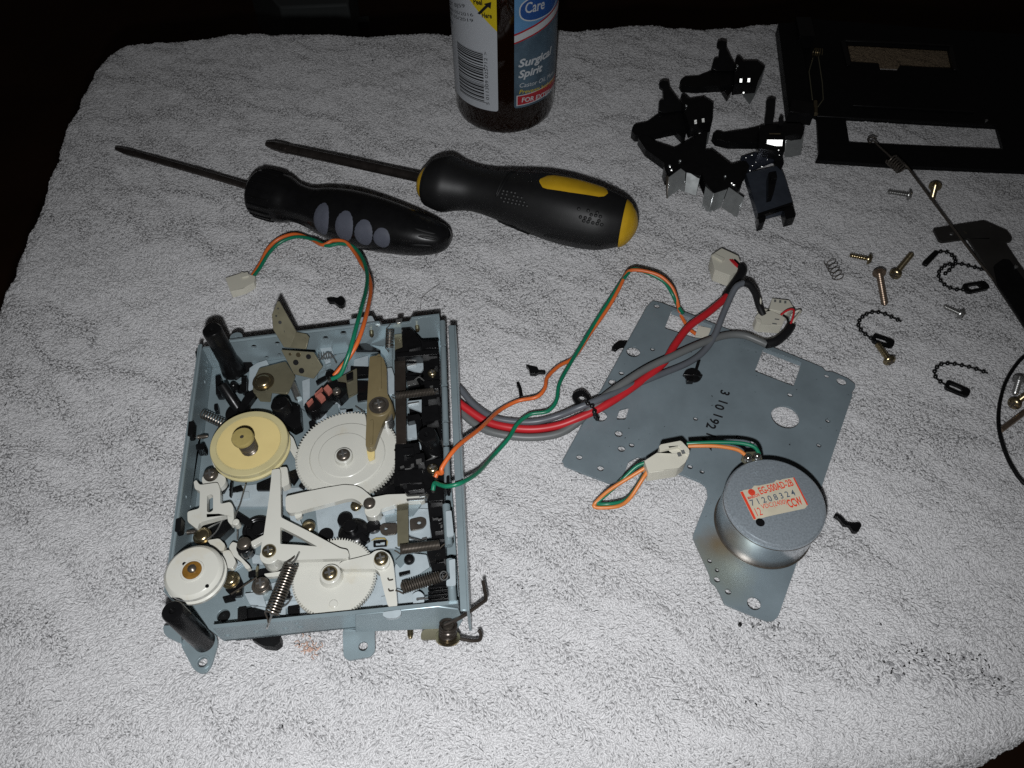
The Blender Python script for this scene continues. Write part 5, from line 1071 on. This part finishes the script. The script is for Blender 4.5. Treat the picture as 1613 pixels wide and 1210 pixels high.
# ------------------------------------------------------------------ loose screws
def loose(label, head, tip, hr, m, z=5.0, kind='machine', wr=.48):
    h, tp = P(*head, z), P(*tip, z - 1.0); ax = (h - tp); L = ax.length; ax.normalize(); r = hr * mm(*head, z)
    t = thing('screw', tp.lerp(h, .5) - Vector((0, 0, 2)), label, 'screw', 'loose screws on the towel')
    pitch = 1.5 if kind == 'tapping' else 1.2; sr = r * wr; prof = [(.05, 0), (sr * .5, .6 if kind == 'tapping' else .15)]; s = 1.2 if kind == 'tapping' else .5
    while s < L - .8:
        prof += [(sr * .66, s), (sr * 1.05, s + pitch * .42), (sr * .66, s + pitch * .84)]; s += pitch
    obj('shank', B().lathe(prof + [(sr * .8, L)], tp, ax, 16), m, t, smooth=35)
    hd_ = obj('head', B().lathe([(sr * .8, -.2), (r * .98, 0), (r, .5), (r * .9, 1.3), (r * .6, 1.9), (r * .2, 2.1), (.01, 2.12)], h, ax, 26), m, t, smooth=50)
    ref = Vector((0, 0, 1)); u_ = (ref - ax * ref.dot(ax)).normalized(); w_ = ax.cross(u_); A, wd = r * .6, r * .14
    pl_ = [(wd, wd), (wd, A), (-wd, A), (-wd, wd), (-A, wd), (-A, -wd), (-wd, -wd), (-wd, -A), (wd, -A), (wd, -wd), (A, -wd), (A, wd)]
    obj('cross_recess', B().plate(pl_, t=.8, o=h + ax * 2.16, x=u_, y=w_), 'dsteel', hd_, smooth=0)
MT['bscrew'] = MT['brass']
loose('silver screw beside the long spring arm, lying below the black frame', (1430, 307), (1398, 302), 8.6, 'steel')
loose('short brass-toned screw standing head-up just right of the spring arm', (1473, 294), (1468, 314), 9.6, 'brass', 7)
loose('stubby brass-coloured screw closest to the thin coil spring', (1367, 408), (1338, 402), 8.6, 'brass')
loose('brass-coloured pointed screw with its head toward the viewer', (1411, 431), (1437, 399), 9.4, 'brass', kind='tapping', z=6)
loose('longest screw, its shank coppery, standing between two brass screws', (1385, 431), (1394, 482), 10.2, 'copper', kind='tapping', z=6)
loose('silver machine screw lying alone under the bracket beside the ties', (1512, 494), (1486, 482), 8.5, 'steel')
loose('brass-coloured screw touching the buckle of a beaded tie', (1400, 567), (1381, 541), 9.8, 'brass', 6)
loose('upper of two silver screws inside the black wire loop', (1605, 599), (1598, 622), 9.6, 'steel', 7)
loose('lower of two screws inside the black wire loop, ringed by a washer', (1599, 635), (1622, 618), 10.5, 'brass', 6)

# ------------------------------------------------------------------ springs, wire, rod
t = tag(obj('coil_spring', helix(P(1306, 411, 5), P(1322, 440, 5), 2.75, 5, .2, 6, 18, False), 'dsteel'), 'thin loose compression spring lying on the towel by the brass screws', 'spring')
ls = thing('torsion_spring', P(1460, 320, 4), 'long-armed torsion spring lying across the black frame and dark bracket', 'spring')
c0, c1 = P(1403, 250, 17), P(1420, 266, 16)
obj('coil', helix(c0, c1, 3.1, 5.5, .5, 8, 16, False), 'dsteel', ls)
obj('arm', B().tube(SP([(1381, 219, 17), (1374, 216, 17), (1367, 219, 17), (1370, 225, 17), (1376, 222, 17), (1384, 230, 17), (1404, 248, 17.5)], 5), .5, 8), 'dsteel', ls)
obj('arm', B().tube([P(1424, 258, 17), P(1430, 264, 15.5), P(1500, 358, 11), P(1540, 410, 9), P(1565, 441, 8)], .6, 8), 'dsteel', ls)
tag(obj('wire_loop', B().tube(SP([(1640, 545, 6), (1613, 562, 6), (1597, 580, 6), (1583, 605, 6), (1574, 640, 6), (1573.5, 675, 6.5), (1584, 714, 6), (1600, 745, 6), (1616, 764, 6), (1640, 780, 6)], 8), .85, 10), 'blkm'), 'black wire bowed in a wide arc at the right edge of the towel', 'wire')
tag(obj('metal_rod', B().tube([P(1576, 678, 4.2), P(1650, 622, 4.2)], 1.35, 14), 'copper'), 'thin brown metal rod poking under the black wire arc', 'rod')

# ------------------------------------------------------------------ dark painted bracket at the right
db = thing('metal_bracket', P(1560, 420, 3), 'dark painted T-shaped metal bracket at the right edge', 'bracket')
obj('bracket_plate', B().plate(rpoly(PP([(1470, 360), (1550, 347), (1586, 363), (1594, 374), (1594, 379), (1583, 382), (1650, 480), (1690, 545), (1660, 580), (1613, 512), (1573, 452), (1525.5, 375.5), (1512, 377), (1484, 381), (1479, 378)], 7.0), .8, 3), [circ(P(1499, 369, 7), 4.6 * mm(1499, 369, 7), 18), circ(P(1560, 357.5, 7), 2.6 * mm(1560, 357, 7), 12)], 1.4), 'dgrey', db, .3)
obj('bracket_sleeve', B().plate(rpoly(PP([(1566, 418), (1580, 408), (1590, 409), (1650, 490), (1670, 560), (1650, 572), (1610, 506), (1572, 447)], 8.0), .8, 4), [], 1.0), 'blkm', db, .3)
obj('bracket_peg', B().lathe([(1, -1), (1, .6), (.5, 1)], P(1600, 421, 8), seg=14), 'steel', db)

# ------------------------------------------------------------------ black door frame with windows
def z8(q): return [(1210 + x / 3.183, y / 3.183) for x, y in q]
df = thing('cassette_bezel', P(1440, 140, 2.5), 'large black plastic frame with a smoked window and an open slot', 'frame')
FZ = 6.5
fo = z8([(50, 118), (150, 110), (225, 96), (930, 150), (1283, 172), (1560, 190), (1560, 880), (1283, 857), (700, 832), (240, 802), (255, 768), (245, 585), (230, 578), (105, 566)])
up = z8([(395, 212), (905, 240), (928, 346), (660, 330), (645, 356), (560, 352), (552, 320), (415, 311)]); lo = z8([(386, 588), (1147, 632), (1180, 750), (406, 712)])
obj('frame_plate', B().plate(rpoly(PP(fo, FZ), .8, 3), [rpoly(PP(up, FZ), .3, 2), rpoly(PP(lo, FZ), .3, 2)], 2.6), 'blkm', df, .6)
obj('window_pane', B().plate(PP(z8([(380, 200), (920, 228), (945, 360), (405, 335)]), 4.6), [], .5), 'smoke', df)
for q in ([(365, 205), (385, 195), (415, 325), (395, 330)], [(385, 195), (930, 225), (930, 232), (388, 204)], [(905, 240), (925, 230), (950, 352), (930, 348)], [(425, 522), (1035, 556), (1035, 562), (425, 528)], [(245, 575), (1150, 622), (1150, 628), (245, 582)]):
    obj('frame_rib', B().plate(PP(z8(q), FZ + 1.0), [], 1.2), 'blk', df, .25)
obj('side_rail', B().plate(rpoly(PP(z8([(50, 118), (150, 112), (230, 575), (105, 562)]), FZ + 6), .6, 3), [], 8), 'blkm', df, .6)
obj('side_rail', B().plate(rpoly(PP(z8([(120, 495), (225, 515), (232, 572), (112, 560)]), FZ + 7.5), .6, 3), [], 2), 'blk', df, .5)
obj('hinge_block', B().plate(rpoly(PP(z8([(140, 85), (215, 85), (235, 180), (160, 180)]), FZ + 9), .6, 3), [], 9), 'blk', df, .5)
obj('door_spring', helix(P(*z8([(225, 262)])[0], FZ + 6), P(*z8([(268, 266)])[0], FZ + 6), 2.8, 4, .35, 6, 14, False), 'brass', df)
obj('spring_wire', B().tube([P(*q, FZ + 4) for q in z8([(252, 285), (272, 420), (276, 500), (250, 535)])], .35, 6), 'olive', df); obj('spring_wire', B().tube([P(*q, FZ + 4) for q in z8([(225, 290), (205, 360), (222, 500)])], .35, 6), 'olive', df)
obj('brass_pin', B().tube([P(*q, FZ + 5) for q in z8([(236, 512), (238, 572)])], 1.5, 10), 'brass', df)
obj('tip_screw', B().lathe([(.9, -.5), (.9, .4), (.4, .8)], P(1554, 190, FZ + .5), seg=12), 'steel', df)

# ------------------------------------------------------------------ six piano keys with plated faces
def z6(q): return [(1060 + x / 10.08, 60 + y / 10.08) for x, y in q]
def z7(q): return [(980 + x / 3.78, 50 + y / 3.78) for x, y in q]
def zf(q): return [(1040 + x / 6.368, 170 + y / 6.368) for x, y in q]
def lay(par, nm, q, z, h, m='blk', bevel=.4, r=.5): return obj(nm, B().plate(rpoly(PP(q, z), r, 3), [], h), m, par, bevel)
def face(par, nm, q, zs, m='chrome', t=.7): return obj(nm, B().sheet([P(x, y, z) for (x, y), z in zip(q, zs)], t), m, par, .15)
def bump(par, px, py, z, r, m='chrome'): return obj('glint_stud', B().lathe([(r * .6, -r), (r, -.3 * r), (r * .85, .5 * r), (r * .4, .9 * r), (.01, r)], P(px, py, z), (0, -.35, .94), 16), m, par, 0, 60)  # rounded stud added to give the key a highlight
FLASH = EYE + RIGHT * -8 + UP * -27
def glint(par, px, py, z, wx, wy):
    """facet added to stand in for a highlight, turned to face lens and flash"""
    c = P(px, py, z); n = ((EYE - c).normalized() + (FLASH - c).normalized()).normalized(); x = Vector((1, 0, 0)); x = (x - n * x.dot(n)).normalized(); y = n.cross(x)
    return obj('glint_facet', B().box(c, x * wx, y * wy, n * .5), 'facet', par, .15)
MT['facet'] = mat('glint_plating', (0.5, 0.5, 0.48), 0.34, 1.0, 0.5, noise=0.3, nscale=500, bump=0.5, bscale=500)
KG = 'loose piano keys of the tape deck'
kA = thing('piano_key', P(1150, 125, 3), 'black lever key with plated face, farthest back of the six', 'key', KG)
lay(kA, 'arm', z6([(110, 690), (150, 640), (200, 610), (400, 600), (620, 510), (980, 470), (980, 740), (400, 770), (330, 770), (150, 755)]), 9, 5)
face(kA, 'fin', z6([(740, 170), (700, 130), (705, 60), (770, 35), (850, 60), (850, 170), (905, 280), (990, 440), (960, 520), (700, 520), (610, 480), (650, 330), (720, 310)]), [19, 20, 21.5, 22, 21.5, 19, 16.5, 12.5, 10, 10, 11, 15, 15.5], 'blk', 2.2)
lay(kA, 'tooth', z6([(745, 720), (965, 730), (930, 850), (875, 930), (820, 850)]), 7, 4)
lay(kA, 'body', z6([(980, 480), (1000, 300), (1040, 285), (1070, 300), (1120, 365), (1340, 360), (1460, 460), (1350, 700), (1040, 725), (975, 740)]), 15, 8, 'blk')
face(kA, 'key_face', z6([(1350, 695), (1462, 462), (1400, 720), (1330, 860), (1220, 1062), (1110, 900), (1010, 770)]), [15, 15, 8, 5, 3, 5, 10])
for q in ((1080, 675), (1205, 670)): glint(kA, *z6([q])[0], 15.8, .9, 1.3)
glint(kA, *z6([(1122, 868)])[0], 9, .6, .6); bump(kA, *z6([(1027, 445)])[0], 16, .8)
def copy_key(src, label, at, rz, sc=1.0):
    r_ = src.copy(); COL.objects.link(r_); r_['label'] = label; r_.location = Vector(at) * S; r_.rotation_euler = (0, 0, R_(rz)); r_.scale = (sc, sc, sc); LOC[r_.name] = Vector(at)
    for ch in src.children:
        c_ = ch.copy(); COL.objects.link(c_); c_.parent = r_
    return r_
kC = thing('piano_key', P(1200, 215, 3), 'black lever key with a brightly glinting bar, beside the black frame', 'key', KG)
lay(kC, 'arm', z7([(538, 610), (560, 590), (590, 592), (600, 600), (740, 580), (850, 555), (955, 545), (955, 660), (640, 658), (560, 640)]), 9, 5)
face(kC, 'fin', z7([(858, 460), (860, 405), (885, 395), (912, 405), (905, 500), (895, 560), (848, 560), (850, 520)]), [18, 21, 21.5, 21, 16, 10, 10, 14], 'blk', 2.2)
face(kC, 'fin', z7([(935, 515), (945, 505), (957, 515), (958, 560), (935, 560)]), [19, 20, 19, 15, 15], 'blk', 1.5)
lay(kC, 'body', z7([(820, 560), (960, 545), (1060, 546), (1085, 575), (1080, 605), (970, 620), (965, 720), (815, 695)]), 15, 9)
face(kC, 'key_face', z7([(975, 612), (1080, 600), (1078, 640), (1065, 735), (1010, 745), (970, 750)]), [14.5, 14.5, 9, 3, 3, 3])
glint(kC, *z7([(908, 662)])[0], 16, 4.6, 1.9); obj('plated_bar', B().tube([P(*z7([(875, 608)])[0], 15.6), P(*z7([(942, 608)])[0], 15.6)], .5, 10), 'brass', kC)  # wide facet added for the bright bar highlight
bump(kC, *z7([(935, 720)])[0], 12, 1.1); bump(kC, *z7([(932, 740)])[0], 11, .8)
kD = thing('piano_key', P(1075, 270, 3), 'black lever key with angular plated face, nearest the yellow screwdriver end', 'key', KG)
lay(kD, 'arm', z7([(95, 632), (120, 614), (158, 620), (200, 655), (310, 692), (330, 730), (290, 790), (250, 780), (140, 700)]), 10, 5)
lay(kD, 'body', z7([(300, 700), (480, 600), (490, 590), (510, 595), (500, 660), (495, 720), (470, 862), (385, 836), (350, 812), (265, 850), (248, 800), (270, 765)]), 14, 8)
face(kD, 'key_face', z7([(280, 866), (350, 814), (378, 836), (370, 955), (338, 942), (268, 992)]), [13, 14, 14, 4, 4, 3]); face(kD, 'key_face', z7([(383, 838), (466, 853), (440, 978), (371, 955)]), [14, 14, 4, 4]); face(kD, 'edge_strip', z7([(258, 850), (276, 862), (268, 994), (262, 990)]), [13, 13, 3, 3], 'dsteel')
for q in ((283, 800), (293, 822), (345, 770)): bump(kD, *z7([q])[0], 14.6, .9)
kE = thing('piano_key', P(1140, 290, 3), 'black lever key with folded plated face, between two others at the front', 'key', KG)
lay(kE, 'body', z7([(470, 725), (500, 705), (535, 700), (650, 790), (725, 768), (735, 830), (715, 900), (690, 930), (640, 925), (545, 962), (500, 905), (475, 850)]), 13, 8)
lay(kE, 'arm', z7([(650, 790), (735, 765), (760, 800), (735, 850), (680, 850)]), 10, 5)
face(kE, 'key_face', z7([(498, 906), (545, 960), (512, 1086), (474, 1042)]), [12, 13, 3, 3]); face(kE, 'key_face', z7([(547, 960), (632, 924), (587, 1046), (514, 1086)]), [13, 13, 4, 3]); face(kE, 'key_face', z7([(634, 924), (724, 988), (682, 1106), (590, 1046)]), [13, 13, 3, 4])
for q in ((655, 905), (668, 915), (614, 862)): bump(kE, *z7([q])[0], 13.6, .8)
kF = thing('piano_key', P(1210, 300, 3), 'upturned key showing its bluish grey underside with speckled top strip', 'key', KG)
face(kF, 'speckled_strip', zf([(808, 492), (1090, 402), (1142, 528), (850, 642)]), [10, 10, 9, 9], 'glint', 2)
lay(kF, 'underside', zf([(862, 655), (1020, 615), (1205, 572), (1260, 720), (1335, 970), (1240, 1010), (1045, 1062), (985, 1080), (930, 880)]), 8, 5, 'tape', .4, .8)
lay(kF, 'foot', zf([(975, 1060), (1050, 1045), (1060, 1100), (1050, 1140), (992, 1160)]), 9, 6); lay(kF, 'foot', zf([(1235, 1000), (1330, 975), (1358, 1090), (1262, 1118)]), 9, 6)
lay(kF, 'rail', zf([(975, 1062), (1325, 945), (1332, 975), (980, 1090)]), 10, 2); lay(kF, 'fin', zf([(1085, 655), (1160, 638), (1172, 705), (1135, 868), (1085, 882)]), 13, 6); lay(kF, 'catch', zf([(1108, 665), (1160, 650), (1168, 700), (1118, 712)]), 15, 2)
lay(kF, 'side_bar', zf([(1150, 520), (1225, 480), (1240, 560), (1215, 615), (1160, 560)]), 9, 5)

# ------------------------------------------------------------------ clipped-off bits, crumbs, a hair
BG = 'black plastic bits on the towel'
def bit(name, label, q, z, h, m='blk', cat='plastic bit'):
    return tag(obj(name, B().plate(rpoly(PP(q, z), .5, 3), [], h), m, None, .35), label, cat, BG)
bit('plastic_bit', 'black snapped-off plastic bit between the mechanism and the screwdriver', [(514, 470), (517, 468.5), (526, 468.5), (531, 470), (535, 467), (540, 468), (544, 474), (542, 480), (538, 482), (533, 481), (526, 475), (518, 475)], 4.5, 2.2)
bit('plastic_bit', 'squarish black plastic bit left of the orange wire bend', [(828, 574), (832, 575), (840, 577), (846, 578), (848, 583), (858, 583.5), (860, 586), (848, 586.5), (845, 589), (835, 588.5), (833, 580)], 4.2, 2)
bit('plastic_bit', 'thin black stub standing against the orange wire', [(813, 602), (817.5, 601), (822, 613), (824, 625), (818, 624), (817, 613)], 4.5, 2)
bit('plastic_bit', 'black plastic bit peeking from under the plate left edge', [(963, 548), (968, 542), (975, 537), (992, 537), (992, 544), (977, 545), (970, 551)], 4.0, 2)
nub = bit('plastic_bit', 'twisted black plastic tail lying right of the motor', [(1314, 812), (1317, 808), (1326, 813), (1333, 822), (1342, 824), (1354, 823), (1357, 829), (1352, 838), (1345, 838), (1338, 828), (1330, 827), (1322, 817)], 4.2, 2)
tag(obj('black_crumb', B().lathe([(.3, 0), (.75, .3), (.75, .8), (.3, 1.1)], P(1165, 985, 3.6), seg=12), 'blkm'), 'tiny round black crumb below the plate tip', 'crumb')
tag(obj('hair_strand', B().tube(SP([(662, 488, 4), (664, 472, 4.5), (672, 462, 5), (686, 452, 5), (693, 447, 4)], 6), .09, 5), 'strand'), 'single fine dark hair behind the mechanism back corner', 'hair')
rr = random.Random(5); lb_ = B()
for i in range(26):
    a = rr.uniform(0, 6.28); q = P(487 + rr.gauss(0, 9), 1020 + rr.gauss(0, 5), 3.2 + rr.uniform(-.4, .6)); lb_.tube([q, q + Vector((math.cos(a), math.sin(a), rr.uniform(-.2, .3))) * 1.0, q + Vector((math.cos(a + .8), math.sin(a + .8), 0)) * 1.9], .16, 5)
lo_ = obj('lint', lb_, 'lint'); lo_['kind'] = 'stuff'

# ------------------------------------------------------------------ dim things on the floor behind
def bq(px, py, z): return P(px, py, z)
tag(obj('distant_box', B().plate([bq(380, -60, -300), bq(552, -70, -300), bq(549, 6, -300), bq(440, 11, -300)], [], 110), 'faint', None, 4), 'faint grey-green box in the darkness behind the towel', 'box')
tag(obj('distant_strip', B().plate([bq(512, 31, -380), bq(581, 25, -380), bq(581, 34, -380), bq(514, 35, -380)], [], 12), 'faint', None, 2), 'faint grey strip in the darkness behind the towel', 'strip')

for par, pts in ((kD, ((285, 806), (294, 826))), (kE, ((652, 902), (664, 912))), (kC, ((932, 705), (936, 735)))):  # extra tiny facets added as highlights on the keys
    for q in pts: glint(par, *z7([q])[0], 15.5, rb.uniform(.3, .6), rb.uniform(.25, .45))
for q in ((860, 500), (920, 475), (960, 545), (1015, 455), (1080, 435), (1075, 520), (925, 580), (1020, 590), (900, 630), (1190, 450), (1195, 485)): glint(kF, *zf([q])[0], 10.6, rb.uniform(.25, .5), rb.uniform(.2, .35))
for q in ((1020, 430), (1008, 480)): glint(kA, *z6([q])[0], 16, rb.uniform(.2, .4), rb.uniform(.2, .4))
copy_key(kA, 'black lever key with plated face, leftmost of the six', P(1068, 188, 3), 14)
